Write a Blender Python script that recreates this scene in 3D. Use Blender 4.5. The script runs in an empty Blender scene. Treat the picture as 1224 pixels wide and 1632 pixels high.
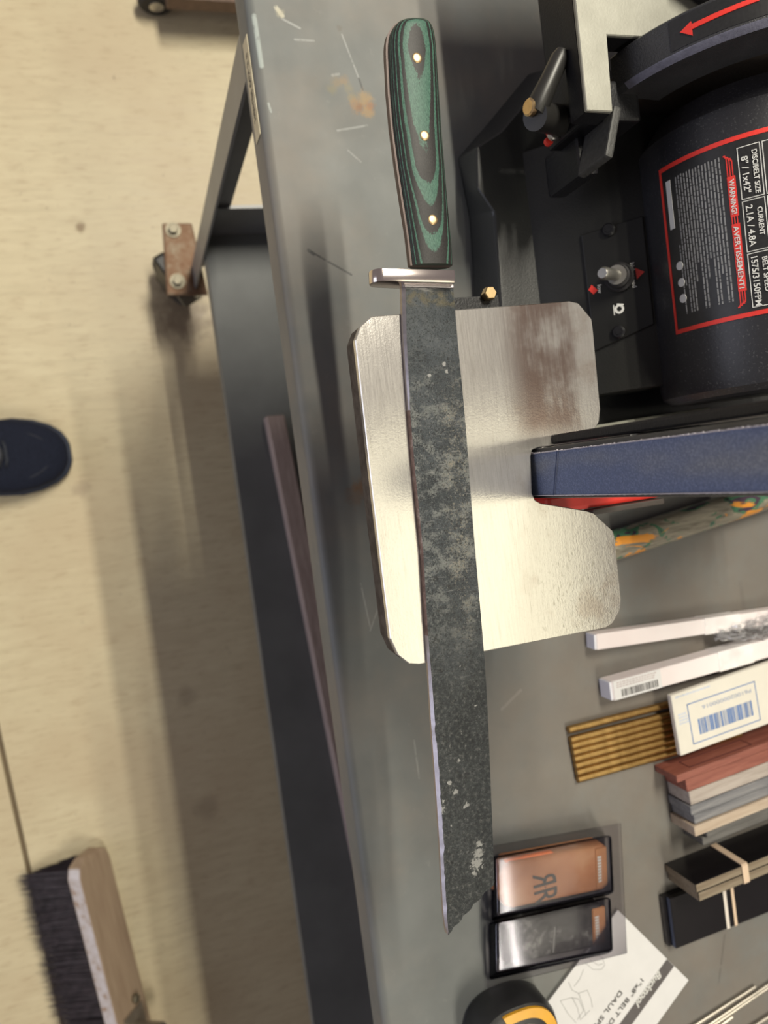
import bpy, bmesh, math, random
from mathutils import Vector, Matrix, noise as mnoise
random.seed(7)
S = bpy.context.scene
COL = S.collection

# ------------------------------------------------------------------ camera
# Bench axes: x runs along the bench (photographer's right), y away from the photographer, z up, metres.
F, CX, CY, HC = 1200.0, 612.0, 816.0, 1.35
dn = Vector((228-CX, 799-CY, F)).normalized()           # straight down, seen from the lens
ax = Vector((2796, 21570, 1200)); ax = (ax - ax.dot(dn)*dn).normalized()   # along the bench
up = -dn; ay = up.cross(ax)
ROT = Matrix((ax, ay, up))                              # lens (right, down, forward) -> bench axes
CAM = Vector((0, 0, HC))
cam = bpy.data.cameras.new('camera'); co = bpy.data.objects.new('camera', cam); COL.objects.link(co)
M = (ROT @ Matrix(((1, 0, 0), (0, -1, 0), (0, 0, -1)))).to_4x4(); M.translation = CAM
co.matrix_world = M
cam.sensor_fit = 'VERTICAL'; cam.sensor_height = 36; cam.sensor_width = 27; cam.lens = F/1632*36
cam.clip_start = .01
cam.dof.use_dof = True; cam.dof.focus_distance = .43; cam.dof.aperture_fstop = 7.5
S.camera = co

# ------------------------------------------------------------------ light
S.view_settings.view_transform = 'Standard'; S.view_settings.look = 'None'
S.view_settings.gamma = 1; S.view_settings.use_curve_mapping = False
S.view_settings.exposure = 0.22
wd = bpy.data.worlds.new('shop'); S.world = wd; wd.use_nodes = True
wd.node_tree.nodes['Background'].inputs[0].default_value = (1, .87, .86, 1)
wd.node_tree.nodes['Background'].inputs[1].default_value = .175
def area(name, loc, sx, sy, watts, col, rz=0):
    l = bpy.data.lights.new(name, 'AREA'); l.shape = 'RECTANGLE'; l.size = sx; l.size_y = sy
    l.energy = watts; l.color = col
    o = bpy.data.objects.new(name, l); COL.objects.link(o); o.location = loc; o.rotation_euler = (0, 0, rz)
for ty in (.505, .70):                                      # a row of twin-tube fixtures along the bench
    area('ceiling_tube', (-1.32, ty, 3.0), 1.15, .045, 37, (1, .94, .79))
    area('ceiling_tube', (1.75, ty, 3.0), 1.15, .045, 13, (1, .94, .79))
area('ceiling_light_panel', (.95, 1.08, 3.0), 2.1, .9, 9.5, (1, .95, .70))   # over the bench
def door_light():                                           # open doorway behind the photographer
    l = bpy.data.lights.new('open_doorway', 'AREA'); l.shape = 'RECTANGLE'; l.size = 3.2; l.size_y = 2.2; l.energy = 42; l.color = (.80, .84, 1)
    o = bpy.data.objects.new('open_doorway', l); COL.objects.link(o); o.location = (.6, -3.6, 1.35); o.rotation_euler = (math.radians(90), 0, 0)
door_light()

# ------------------------------------------------------------------ helpers
def P(px, py, z):
    r = ROT @ Vector((px-CX, py-CY, F)); return CAM + r*((z-HC)/r.z)
def P2(px, py, z):
    p = P(px, py, z); return (p.x, p.y)
def Pplane(px, py, p0, n):
    r = ROT @ Vector((px-CX, py-CY, F)); return CAM + r*((p0-CAM).dot(n)/r.dot(n))
WM = {}
def root_of(o): return o
def thing(name, label, cat, loc=(0, 0, 0), group=None, rz=0, mat4=None):
    o = bpy.data.objects.new(name, None); COL.objects.link(o); o.empty_display_size = .02
    m = mat4 if mat4 is not None else Matrix.Translation(loc) @ Matrix.Rotation(rz, 4, 'Z')
    o.matrix_world = m; WM[o] = m
    o['label'] = label; o['category'] = cat
    if group: o['group'] = group
    return o
def obj(name, bm, mat, parent=None, local=False, smooth=None, kind=None, label=None):
    me = bpy.data.meshes.new(name)
    if parent is not None and not local: bm.transform(WM[parent].inverted())
    bm.normal_update(); bm.to_mesh(me); bm.free()
    o = bpy.data.objects.new(name, me); COL.objects.link(o)
    for m in (mat if isinstance(mat, (list, tuple)) else [mat]): me.materials.append(m)
    if smooth:
        me.polygons.foreach_set('use_smooth', [True]*len(me.polygons))
        if smooth is not True: me.set_sharp_from_angle(angle=math.radians(smooth))
    if parent is not None: o.parent = parent; WM[o] = WM[parent]
    else: WM[o] = Matrix.Identity(4)
    if kind: o['kind'] = kind
    if label: o['label'] = label
    return o
def solo(name, bm, mat, label, cat, group=None, smooth=None, kind=None, rz=0):
    xs = [v.co for v in bm.verts]
    lo = Vector([min(c[i] for c in xs) for i in range(3)]); hi = Vector([max(c[i] for c in xs) for i in range(3)])
    b = Vector(((lo.x+hi.x)/2, (lo.y+hi.y)/2, lo.z))
    m = Matrix.Translation(b) @ Matrix.Rotation(rz, 4, 'Z')
    bm.transform(m.inverted())
    o = obj(name, bm, mat, None, smooth=smooth); o.matrix_world = m; WM[o] = m
    o['label'] = label; o['category'] = cat
    if group: o['group'] = group
    if kind: o['kind'] = kind
    return o
def struct(name, bm, mat):
    o = obj(name, bm, mat); o['kind'] = 'structure'; return o
def BM(): return bmesh.new()
def bevel(bm, w, seg=2, ang=30, edges=None):
    if w <= 0: return bm
    bm.normal_update()
    es = edges or [e for e in bm.edges if len(e.link_faces) == 2 and e.calc_face_angle(0) > math.radians(ang)]
    bmesh.ops.bevel(bm, geom=es, offset=w, segments=seg, profile=.6, affect='EDGES', clamp_overlap=True)
    return bm
def box(lo, hi, bev=0, seg=2, m=None, bm=None):
    b = BM(); bmesh.ops.create_cube(b, size=1)
    lo, hi = Vector(lo), Vector(hi)
    for v in b.verts: v.co = Vector([(lo[i]+hi[i])/2 + v.co[i]*(hi[i]-lo[i]) for i in range(3)])
    bevel(b, bev, seg)
    if m is not None: b.transform(m)
    return join(bm, b) if bm is not None else b
def join(a, b):
    me = bpy.data.meshes.new('t'); b.to_mesh(me); b.free(); a.from_mesh(me); bpy.data.meshes.remove(me); return a
def prism(pts, z0, z1, bev=0, seg=2, m=None):
    b = BM()
    lo = [b.verts.new((p[0], p[1], z0)) for p in pts]; hi = [b.verts.new((p[0], p[1], z1)) for p in pts]
    n = len(pts); b.faces.new(lo[::-1]); b.faces.new(hi)
    for i in range(n): b.faces.new((lo[i], lo[(i+1) % n], hi[(i+1) % n], hi[i]))
    bmesh.ops.recalc_face_normals(b, faces=b.faces)
    bevel(b, bev, seg)
    if m is not None: b.transform(m)
    return b
def loft(rings, cap=True, closed=True):
    b = BM(); vs = [[b.verts.new(p) for p in r] for r in rings]
    for a, c in zip(vs, vs[1:]):
        n = len(a)
        for i in range(n if closed else n-1):
            b.faces.new((a[i], a[(i+1) % n], c[(i+1) % n], c[i]))
    if cap and closed: b.faces.new(vs[0][::-1]); b.faces.new(vs[-1])
    bmesh.ops.recalc_face_normals(b, faces=b.faces)
    return b
def frame(p0, d):
    d = Vector(d).normalized(); h = Vector((0, 0, 1)) if abs(d.z) < .9 else Vector((1, 0, 0))
    u = h.cross(d).normalized(); v = d.cross(u); return u, v, d
def cyl(p0, p1, r, n=20, r1=None, bev=0, prof=None):
    p0, p1 = Vector(p0), Vector(p1); u, v, d = frame(p0, p1-p0); L = (p1-p0).length
    r1 = r if r1 is None else r1
    pr = prof or ([(0, r), (1, r1)] if not bev else [(0, r-bev), (bev/L, r), (1-bev/L, r1), (1, r1-bev)])
    return loft([[p0 + d*(t*L) + (u*math.cos(k*2*math.pi/n) + v*math.sin(k*2*math.pi/n))*q for k in range(n)] for t, q in pr])
def tube(pts, r, n=8):
    pts = [Vector(p) for p in pts]; rings = []
    for i, p in enumerate(pts):
        d = pts[min(i+1, len(pts)-1)] - pts[max(i-1, 0)]; u, v, d = frame(p, d)
        rr = r[i] if isinstance(r, (list, tuple)) else r
        rings.append([p + (u*math.cos(k*2*math.pi/n) + v*math.sin(k*2*math.pi/n))*rr for k in range(n)])
    return loft(rings)
def ribbon(pts, w, up=(0, 0, 1), t=.0003):                 # a flat band along a path
    pts = [Vector(p) for p in pts]; rings = []
    for i, p in enumerate(pts):
        d = (pts[min(i+1, len(pts)-1)] - pts[max(i-1, 0)]).normalized(); n = Vector(up[i] if isinstance(up, list) else up)
        s = n.cross(d).normalized()*w/2
        rings.append([p-s, p+s, p+s+n*t, p-s+n*t])
    return loft(rings)
def rot_frame(o, right, upv):                              # text frame: right, up, normal
    r = Vector(right).normalized(); n = r.cross(Vector(upv)).normalized(); u = n.cross(r)
    m = Matrix((r, u, n)).transposed().to_4x4(); m.translation = Vector(o); return m
def text_bm(body, size, align='LEFT', ext=.00015, shear=0, bold=0, width=None, spacing=1.0):
    c = bpy.data.curves.new('t', 'FONT'); c.body = body; c.size = size; c.align_x = align; c.extrude = ext
    c.shear = shear; c.offset = bold; c.resolution_u = 3; c.space_character = spacing
    o = bpy.data.objects.new('t', c); COL.objects.link(o)
    dg = bpy.context.evaluated_depsgraph_get(); me = bpy.data.meshes.new_from_object(o.evaluated_get(dg))
    b = BM(); b.from_mesh(me); bpy.data.objects.remove(o); bpy.data.curves.remove(c); bpy.data.meshes.remove(me)
    if width:
        xs = [v.co.x for v in b.verts]; k = width/(max(xs)-min(xs))
        for v in b.verts: v.co.x *= k
    return b

# ------------------------------------------------------------------ material tools
class NT:
    def __init__(s, name):
        s.m = bpy.data.materials.new(name); s.m.use_nodes = True; s.t = s.m.node_tree
        s.b = s.t.nodes['Principled BSDF']; s._tc = None
    def n(s, typ): return s.t.nodes.new(typ)
    def put(s, sock, val):
        if isinstance(val, bpy.types.NodeSocket): s.t.links.new(val, sock)
        elif isinstance(val, (tuple, list)) and sock.type == 'RGBA' and len(val) == 3: sock.default_value = (*val, 1)
        else: sock.default_value = val
    def co(s):
        if not s._tc: s._tc = s.n('ShaderNodeTexCoord').outputs['Object']
        return s._tc
    def mapc(s, scale=(1, 1, 1), loc=(0, 0, 0), rot=(0, 0, 0), vec=None):
        k = s.n('ShaderNodeMapping'); s.put(k.inputs[0], vec or s.co())
        k.inputs['Location'].default_value = loc; k.inputs['Rotation'].default_value = rot; k.inputs['Scale'].default_value = scale
        return k.outputs[0]
    def noise(s, scale, detail=4, rough=.55, vec=None, dist=0):
        k = s.n('ShaderNodeTexNoise'); s.put(k.inputs['Vector'], vec or s.co()); k.inputs['Scale'].default_value = scale
        k.inputs['Detail'].default_value = detail; k.inputs['Roughness'].default_value = rough; k.inputs['Distortion'].default_value = dist
        return k.outputs['Fac']
    def vor(s, scale, vec=None, feat='F1'):
        k = s.n('ShaderNodeTexVoronoi'); k.feature = feat; s.put(k.inputs['Vector'], vec or s.co()); k.inputs['Scale'].default_value = scale
        return k.outputs['Distance']
    def math(s, op, a, b=0.0, c=None, clamp=False):
        k = s.n('ShaderNodeMath'); k.operation = op; k.use_clamp = clamp
        s.put(k.inputs[0], a); s.put(k.inputs[1], b)
        if c is not None: s.put(k.inputs[2], c)
        return k.outputs[0]
    def step(s, x, lo, hi):                                # smooth 0..1 between lo and hi
        k = s.n('ShaderNodeMapRange'); k.interpolation_type = 'SMOOTHSTEP'; s.put(k.inputs[0], x)
        k.inputs[1].default_value = lo; k.inputs[2].default_value = hi
        return k.outputs[0]
    def ramp(s, x, stops, interp='LINEAR'):
        k = s.n('ShaderNodeValToRGB'); s.put(k.inputs[0], x); r = k.color_ramp; r.interpolation = interp
        while len(r.elements) < len(stops): r.elements.new(.5)
        for e, (p, c) in zip(r.elements, stops): e.position = p; e.color = (*c, 1) if len(c) == 3 else c
        return k.outputs[0]
    def mix(s, f, a, b, mode='MIX'):
        k = s.n('ShaderNodeMix'); k.data_type = 'RGBA'; k.blend_type = mode
        s.put(k.inputs[0], f); s.put(k.inputs[6], a); s.put(k.inputs[7], b); return k.outputs[2]
    def sep(s, vec=None):
        k = s.n('ShaderNodeSeparateXYZ'); s.put(k.inputs[0], vec or s.co()); return k.outputs
    def dist(s, p, vec=None):                              # distance to a point
        k = s.n('ShaderNodeVectorMath'); k.operation = 'DISTANCE'; s.put(k.inputs[0], vec or s.co()); k.inputs[1].default_value = p
        return k.outputs['Value']
    def seg(s, a, b, w, vec=None):                         # 1 on a stroke from a to b (flat, x-y)
        a, b = Vector(a), Vector(b); d = b-a; L = d.length; ang = math.atan2(d.y, d.x)
        c, sn = math.cos(ang), math.sin(ang)
        X = s.sep(vec)
        u = s.math('ADD', s.math('MULTIPLY', s.math('SUBTRACT', X[0], a.x), c), s.math('MULTIPLY', s.math('SUBTRACT', X[1], a.y), sn))
        v = s.math('SUBTRACT', s.math('MULTIPLY', s.math('SUBTRACT', X[1], a.y), c), s.math('MULTIPLY', s.math('SUBTRACT', X[0], a.x), sn))
        cu = s.math('MINIMUM', s.math('MAXIMUM', u, 0.0), L)
        r = s.math('SQRT', s.math('ADD', s.math('POWER', s.math('SUBTRACT', u, cu), 2.0), s.math('POWER', v, 2.0)))
        return s.math('SUBTRACT', 1.0, s.step(r, w*.3, w), clamp=True)
    def bump(s, h, strength=.3, dist=.001):
        k = s.n('ShaderNodeBump'); k.inputs['Strength'].default_value = strength; k.inputs['Distance'].default_value = dist
        s.put(k.inputs['Height'], h); s.put(s.b.inputs['Normal'], k.outputs[0])
    def set(s, **kw):
        names = dict(col='Base Color', rough='Roughness', metal='Metallic', spec='Specular IOR Level', coat='Coat Weight', trans='Transmission Weight',
                     ior='IOR', alpha='Alpha', sss='Subsurface Weight', sheen='Sheen Weight', coatr='Coat Roughness', aniso='Anisotropic')
        for k, v in kw.items(): s.put(s.b.inputs[names[k]], v)
        return s.m
def plain(name, col, rough=.5, metal=0, var=.12, scale=60, bump=0, bscale=400, spec=.5, coat=0):
    t = NT(name); n = t.noise(scale, 5)
    lo = tuple(c*(1-var) for c in col); hi = tuple(min(1, c*(1+var)) for c in col)
    t.set(col=t.ramp(n, [(.3, lo), (.7, hi)]), rough=rough, metal=metal, spec=spec, coat=coat)
    if bump: t.bump(t.noise(bscale, 3), bump, .0006)
    return t.m

B, T = .80, .945                                           # bench top, work rest top
MAT = {}
MAT['black_plastic'] = plain('black_plastic', (.018, .018, .019), .42, var=.2, bump=.25, bscale=900)
MAT['black_paint'] = plain('black_paint', (.009, .009, .011), .4, var=.2, bump=.3, bscale=700, spec=.35)
MAT['steel'] = plain('steel', (.62, .60, .57), .3, 1, .15, 120)
MAT['zinc'] = plain('zinc', (.24, .22, .17), .55, 1, .15, 120)
MAT['brass'] = plain('brass', (.80, .58, .30), .28, 1, .08, 200)
MAT['red'] = plain('red_paint', (.62, .03, .02), .4)
MAT['white_ink'] = plain('white_ink', (.62, .62, .60), .5, var=.04)
MAT['red_ink'] = plain('red_ink', (.68, .035, .025), .45, var=.06)
MAT['dark_ink'] = plain('dark_ink', (.045, .04, .04), .6, var=.1)
MAT['grey_ink'] = plain('grey_ink', (.33, .33, .33), .6, var=.1)
MAT['blue_ink'] = plain('blue_ink', (.10, .19, .42), .6, var=.1)
MAT['rubber'] = plain('rubber', (.012, .011, .013), .6, var=.2)

# ------------------------------------------------------------------ floor
t = NT('sealed_concrete')
st = t.noise(16, 7, .62, t.mapc((5.5, .6, 1)))
fine = t.noise(60, 5, .65, t.mapc((3.5, .5, 1)))
big = t.noise(3.2, 4, .6)
c = t.ramp(st, [(.28, (.53, .455, .30)), (.5, (.61, .53, .355)), (.74, (.665, .59, .405))])
c = t.mix(t.step(big, .38, .72), c, (.545, .45, .295))
c = t.mix(t.math('MULTIPLY', t.step(fine, .50, .72), .6), c, (.40, .30, .185))
spots = t.step(t.noise(30, 6, .75), .65, .72)
c = t.mix(t.math('MULTIPLY', spots, .6), c, (.16, .10, .07))
specks = t.step(t.noise(130, 2, .5), .72, .76)
c = t.mix(t.math('MULTIPLY', specks, .5), c, (.15, .10, .07))
for (px, py, w, k, cc) in [(295, 500, .07, .7, (.16, .11, .075)), (128, 362, .012, .8, (.20, .125, .06)), (330, 1290, .03, .3, (.17, .11, .08)), (300, 1110, .025, .3, (.17, .11, .08)), (130, 780, .02, .35, (.2, .13, .1))]:
    p = P(px, py, 0); d = t.math('ADD', t.dist(p), t.math('MULTIPLY', t.math('SUBTRACT', t.noise(40, 5, .7), .5), w*1.6))
    c = t.mix(t.math('MULTIPLY', t.math('SUBTRACT', 1.0, t.step(d, w*.2, w), clamp=True), k), c, cc)
t.set(col=c, rough=t.math('ADD', t.math('MULTIPLY', st, .25), .33), spec=.4)
t.bump(t.noise(220, 4, .6, t.mapc((2, .6, 1))), .15, .001)
MAT['floor'] = t.m
MAT['joint'] = plain('joint_filler', (.16, .12, .075), .8)
ja, jb = Vector(P2(0, 1180, 0)), Vector(P2(100, 1632, 0)); jd = (jb-ja).normalized(); jn = Vector((-jd.y, jd.x))
j0, j1 = ja-jd*2.6, ja+jd*3.2; g = .004
fl = struct('floor', prism([(-2.2, -1.8), (3.2, -1.8), (3.2, 2.2), (-2.2, 2.2)], -.05, -.006), MAT['joint'])
obj('slab', prism([(j0+jn*g)[:], (j1+jn*g)[:], (3.2, 2.2), (-2.2, 2.2)], -.006, 0), MAT['floor'], fl)
obj('slab', prism([(j0-jn*g)[:], (j1-jn*g)[:], (3.2, -1.8), (-2.2, -1.8)], -.006, 0), MAT['floor'], fl)

# ------------------------------------------------------------------ workbench
X0, X1, Y0, Y1 = -.374, 1.45, .119, .86
bl = Vector((.55, .48, 0))
t = NT('grey_bench_enamel')
off = t.mapc((1, 1, 1), tuple(bl))                          # back to bench axes
c = t.ramp(t.noise(14, 6, .6), [(.3, (.126, .135, .132)), (.7, (.165, .174, .170))])
c = t.mix(t.math('MULTIPLY', t.step(t.noise(90, 4, .7), .6, .8), .35), c, (.26, .26, .245))
dust = t.step(t.noise(5, 5, .65), .42, .70)
c = t.mix(t.math('MULTIPLY', dust, .5), c, (.245, .205, .165))
XB = t.sep(off); shade_dust = t.math('MULTIPLY', t.math('MULTIPLY', t.step(XB[1], .17, .36), t.step(XB[0], -.02, .12)), t.step(t.noise(11, 5, .7), .22, .62))
c = t.mix(t.math('MULTIPLY', shade_dust, .6), c, (.150, .122, .100))   # brown dust tone, painting in the grinder's shade behind the belt
wn = t.noise(130, 4, .65)
for a, b, w, k, cc in [((440, 12), (450, 25), 3, .8, (.55, .52, .42)), ((450, 30), (478, 45), 1.6, .6, (.4, .41, .4)), ((470, 63), (500, 65), 1.5, .5, (.38, .39, .38)), ((405, 25), (417, 105), 3, .75, (.42, .47, .45)),
                       ((545, 55), (572, 125), 1.2, .5, (.40, .41, .4)), ((572, 125), (578, 143), 1.4, .8, (.05, .05, .05)), ((538, 208), (585, 200), 1.6, .5, (.36, .37, .36)), ((428, 165), (432, 178), 1.6, .6, (.40, .44, .42)),
                       ((497, 402), (560, 438), 1.5, .8, (.045, .045, .045)), ((492, 399), (500, 405), 2.5, .8, (.05, .05, .05)), ((530, 120), (540, 118), 2, .4, (.4, .4, .38)), ((555, 240), (575, 258), 1.4, .4, (.36, .36, .35)),
                       ((660, 1180), (668, 1240), 1.4, .35, (.36, .36, .34)), ((575, 930), (590, 1000), 1.3, .4, (.34, .34, .33)), ((590, 1005), (606, 960), 1.3, .4, (.34, .34, .33)), ((800, 1130), (830, 1100), 2.4, .25, (.36, .34, .32)),
                       ((1155, 1490), (1145, 1570), 2, .4, (.06, .055, .05)), ((1180, 930), (1190, 1000), 4, .25, (.09, .085, .08))]:
    m = t.math('MULTIPLY', t.seg(P2(*a, B), P2(*b, B), w*.0008, off), t.step(wn, .3, .5))
    c = t.mix(t.math('MULTIPLY', m, k), c, cc)
for px, py, w, k, cc in [(529, 142, 9, .5, (.20, .17, .085)), (536, 131, 9, .5, (.24, .17, .08)), (548, 128, 8, .5, (.28, .18, .08)), (556, 140, 8, .45, (.24, .20, .10)), (562, 155, 9, .5, (.27, .21, .10)), (568, 168, 12, .65, (.31, .17, .065)), (582, 158, 13, .65, (.36, .23, .085)), (586, 178, 11, .6, (.36, .22, .08)), (590, 168, 8, .6, (.28, .12, .045)), (573, 171, 7, .6, (.20, .085, .035)),
                         (575, 775, 14, .6, (.20, .10, .04)), (568, 790, 18, .4, (.18, .10, .05)), (541, 45, 5, .6, (.12, .11, .09)), (445, 20, 7, .5, (.45, .42, .3)), (1180, 740, 30, .2, (.11, .1, .09))]:
    p = P(px, py, B); d = t.math('ADD', t.dist((p.x, p.y, B), off), t.math('MULTIPLY', t.math('SUBTRACT', t.noise(190, 6, .8), .5), w*.0013))
    c = t.mix(t.math('MULTIPLY', t.math('SUBTRACT', 1.0, t.step(d, w*.0001, w*.00066), clamp=True), k), c, cc)
t.set(col=c, rough=t.math('ADD', t.math('MULTIPLY', t.noise(30, 4), .16), .42), spec=.3)
t.bump(t.noise(45, 3), .05, .002)
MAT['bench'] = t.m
MAT['bench_frame'] = plain('grey_frame_enamel', (.145, .150, .155), .36, 0, .12, 20)
wb = thing('workbench', 'long grey steel workbench with rolled front lip, lower shelf and caster wheels', 'workbench', bl)
# top: sheet with a rolled front lip
def lip_profile():
    pts = []; r = .007
    pts.append((Y1, B)); pts.append((Y0+r, B))
    for k in range(1, 7): a = math.pi/2*(1+k/6); pts.append((Y0+r+r*math.cos(a), B-r+r*math.sin(a)))
    pts += [(Y0, .764), (Y0+.018, .764), (Y0+.018, .767), (Y0+.003, .767), (Y0+.003, B-.006), (Y1, B-.006)]
    return pts
b = loft([[Vector((x, y, z)) for y, z in lip_profile()] for x in (X0, X1)])
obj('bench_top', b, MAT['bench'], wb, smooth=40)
LX = -.354
def leg(lx, sx, ly, sy):                                    # steel angle: one flange along x, one along y
    b = prism([(lx, ly), (lx+.036*sx, ly), (lx+.036*sx, ly+.003*sy), (lx+.003*sx, ly+.003*sy), (lx+.003*sx, ly+.032*sy), (lx, ly+.032*sy)], .138, .764)
    return obj('leg', b, MAT['bench_frame'], wb)
leg(LX, 1, .1225, 1); leg(LX, 1, .80, -1); leg(X1-.005, -1, .1225, 1); leg(X1-.005, -1, .80, -1)
SH = .30
b = box((LX+.0078, .127, SH-.003), (X1-.01, .79, SH)); box((LX+.0078, .127, SH-.034), (X1-.01, .130, SH-.002), bm=b); box((LX+.0078, .787, SH-.034), (X1-.01, .79, SH-.002), bm=b)
obj('lower_shelf', b, plain('shelf_enamel', (.135, .142, .142), .52, 0, .12, 14, spec=.3), wb)
for xx in (LX+.0035, X1-.012):
    obj('end_stringer', box((xx, .131, SH-.02), (xx+.004, .78, SH+.095)), MAT['bench_frame'], wb)
t = NT('rusty_plate')
t.set(col=t.ramp(t.noise(40, 6, .7), [(.3, (.13, .07, .04)), (.5, (.20, .12, .075)), (.7, (.27, .22, .16))]), rough=.6, metal=.5, spec=.3)
MAT['rusty'] = t.m
def caster(cx, cy, sy, ang):
    c0 = obj('caster', prism([P2(258, 355, .137), P2(306, 355, .137), P2(332, 470, .137), P2(266, 471, .137)] if cx is None else
             [(cx-.055, cy-.03), (cx+.055, cy-.03), (cx+.055, cy+.05), (cx-.055, cy+.05)], .131, .137, .003, 2), MAT['rusty'], wb, label='rusty caster mounting plate')
    if cx is None: bolts = [P(276, 366, .139), P(283, 448, .139)]; wc = P(277, 446, .045)
    else: bolts = [Vector((cx-.04, cy-.015, .139)), Vector((cx+.04, cy-.015, .139))]; wc = Vector((cx, cy+.01, .045))
    for q in bolts:
        bb = cyl((q.x, q.y, .1371), (q.x, q.y, .139), .0115, 24); join(bb, cyl((q.x, q.y, .139), (q.x, q.y, .146), .0078, 6, bev=.001))
        obj('bolt', bb, MAT['zinc'], c0, smooth=35)
    wd_ = Vector((math.cos(ang), math.sin(ang), 0)); wn_ = Vector((-wd_.y, wd_.x, 0))
    cc = Vector((wc.x, wc.y, .046))
    obj('wheel', cyl(cc-wn_*.014, cc+wn_*.014, .045, 32, bev=.006), MAT['rubber'], c0, smooth=40)
    obj('hub', cyl(cc-wn_*.017, cc+wn_*.017, .02, 20, bev=.002), MAT['zinc'], c0, smooth=40)
    fk = BM()
    for s_ in (-1, 1):
        q = cc + wn_*.021*s_
        m = Matrix((wd_, wn_, Vector((0, 0, 1)))).transposed().to_4x4(); m.translation = q
        box((-.02, -.0015, -.012), (.02, .0015, .082), .001, 1, m, fk)
    m = Matrix((wd_, wn_, Vector((0, 0, 1)))).transposed().to_4x4(); m.translation = cc
    box((-.024, -.024, .074), (.024, .024, .0845), .003, 2, m, fk)
    obj('fork', fk, MAT['black_paint'], c0)
    bl_ = cyl(cc+wn_*.023, cc+wn_*.030, .009, 6, bev=.001)
    obj('axle_nut', bl_, MAT['zinc'], c0)
    m.translation = cc + wd_*.032
    obj('brake_tab', box((-.012, -.017, .022), (.02, .017, .027), .002, 2, m), MAT['zinc'], c0)
caster(None, 0, 1, .5); caster(LX+.03, .78, -1, 1.2); caster(X1-.05, .1, 1, .2); caster(X1-.05, .78, -1, .9)
# sticker on the lip
t = NT('old_yellow_sticker'); t.set(col=t.ramp(t.noise(90, 4), [(.3, (.46, .40, .26)), (.7, (.60, .54, .38))]), rough=.5); MAT['sticker'] = t.m
sk = obj('warning_sticker', loft([[Vector((x, Y0-q, z)) for x, z in [(-.330, .7735), (-.256, .7745), (-.2555, .7935), (-.3275, .7925)]] for q in (.0002, .0007)]), MAT['sticker'], wb, label='long cream sticker with dark lettering on the bench lip')
b = BM(); x = -.318
while x < -.268:
    w = random.uniform(.0009, .0019)
    if random.random() > .12:
        z0 = random.uniform(.7795, .7815); z1 = random.uniform(.7855, .7875); y_ = Y0-.0009
        box((x, y_, z0), (x+.0006, Y0-.0005, z1), bm=b); zz = random.choice([z0, (z0+z1)/2, z1-.0006]); box((x, y_, zz), (x+w, Y0-.0005, zz+.0007), bm=b)
    x += w+.0007
obj('sticker_lettering', b, MAT['dark_ink'], sk, kind='stuff')

# wooden lath lying on the lower shelf
t = NT('weathered_lath'); v = t.mapc((2, 1, 6))
t.set(col=t.ramp(t.noise(50, 6, .65, t.mapc((.5, 6, 6), rot=(0, 0, .06))), [(.25, (.22, .165, .15)), (.55, (.36, .285, .26)), (.8, (.45, .37, .34))]), rough=.75)
MAT['lath'] = t.m
la, lb, lc = Vector(P2(424.5, 663, .33)), Vector(P2(453.5, 661, .33)), Vector(P2(587.5, 1485, .33))
ld = (lc-la).normalized()
solo('wooden_lath', prism([la[:], lb[:], (lb+ld*1.0)[:], (la+ld*1.0)[:]], SH+.0005, .33, .0015, 1), MAT['lath'], 'weathered grey-brown wooden lath lying askew on the lower shelf of the bench', 'lath')

# ------------------------------------------------------------------ belt and disc grinder
gr = thing('belt_disc_grinder', 'black benchtop belt and disc grinder with blue sanding belt and red-edged label', 'grinder', (-.09, .40, B))
def zs(pts, z): return [Vector((*P2(px, py, z), z)) for px, py in pts]
# base casting: lower outline on the bench, upper outline at z .845
lo = [P2(773, 202, B), P2(727, 255, B), P2(746, 350, B), P2(754, 486, B)]; lo += [(.036, .290), (.036, .62), (-.30, .62), (-.30, .34)]
hi = [P2(800, 207, .838), P2(761, 232, .838), P2(762, 298, .838), P2(790, 338, .838), P2(800, 486, .838)]
lo5 = [lo[0], lo[1], ((lo[1][0]+lo[2][0])/2, (lo[1][1]+lo[2][1])/2), lo[2], lo[3]] + lo[4:]
hi5 = hi + [(.030, .300), (.030, .61), (-.29, .61), (-.29, .345)]
b = loft([[Vector((*p, B+.001)) for p in lo5], [Vector((*p, B+.006)) for p in lo5], [Vector((*p, .836)) for p in hi5]])
bevel(b, .003, 3, 20)
MAT['base'] = plain('base_plastic', (.021, .022, .022), .42, 0, .15, 30, .25, 700)
obj('base', b, MAT['base'], gr, smooth=25)
# switch housing with a slanted front
hz0, hz1, hy0, hy1 = .8345, .895, .306, .3665
sec = [(hy0, hz0), (hy1, hz1), (hy1+.002, hz1+.001), (.47, hz1+.001), (.47, hz0)]
MAT['housing'] = plain('housing_plastic', (.013, .013, .012), .5, 0, .12, 30, .25, 800, .35)
b = loft([[Vector((x, y, z)) for y, z in sec] for x in (-.225, -.035)]); bevel(b, .002, 2, 20)
obj('switch_housing', b, MAT['housing'], gr, smooth=30)
sn = Vector((0, -(hz1-hz0), hy1-hy0)).normalized(); sp = Vector((0, hy0, hz0))
su = Vector((1, 0, 0)); sv = sn.cross(su)                   # up the slope
def on_slope(px, py, h=0): return Pplane(px, py, sp + sn*h, sn)
def slope_prism(pix, h0, h1, bev=0):
    pts = [on_slope(*q) for q in pix]; b = loft([[p + sn*h0 for p in pts], [p + sn*h1 for p in pts]]); return bevel(b, bev, 2)
sp_o = obj('switch_panel', slope_prism([(927, 375), (1025, 345), (1043, 517), (948, 560)], -.001, .0022, .0008), plain('panel_black', (.009, .009, .0085), .45, spec=.35), gr)
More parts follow.
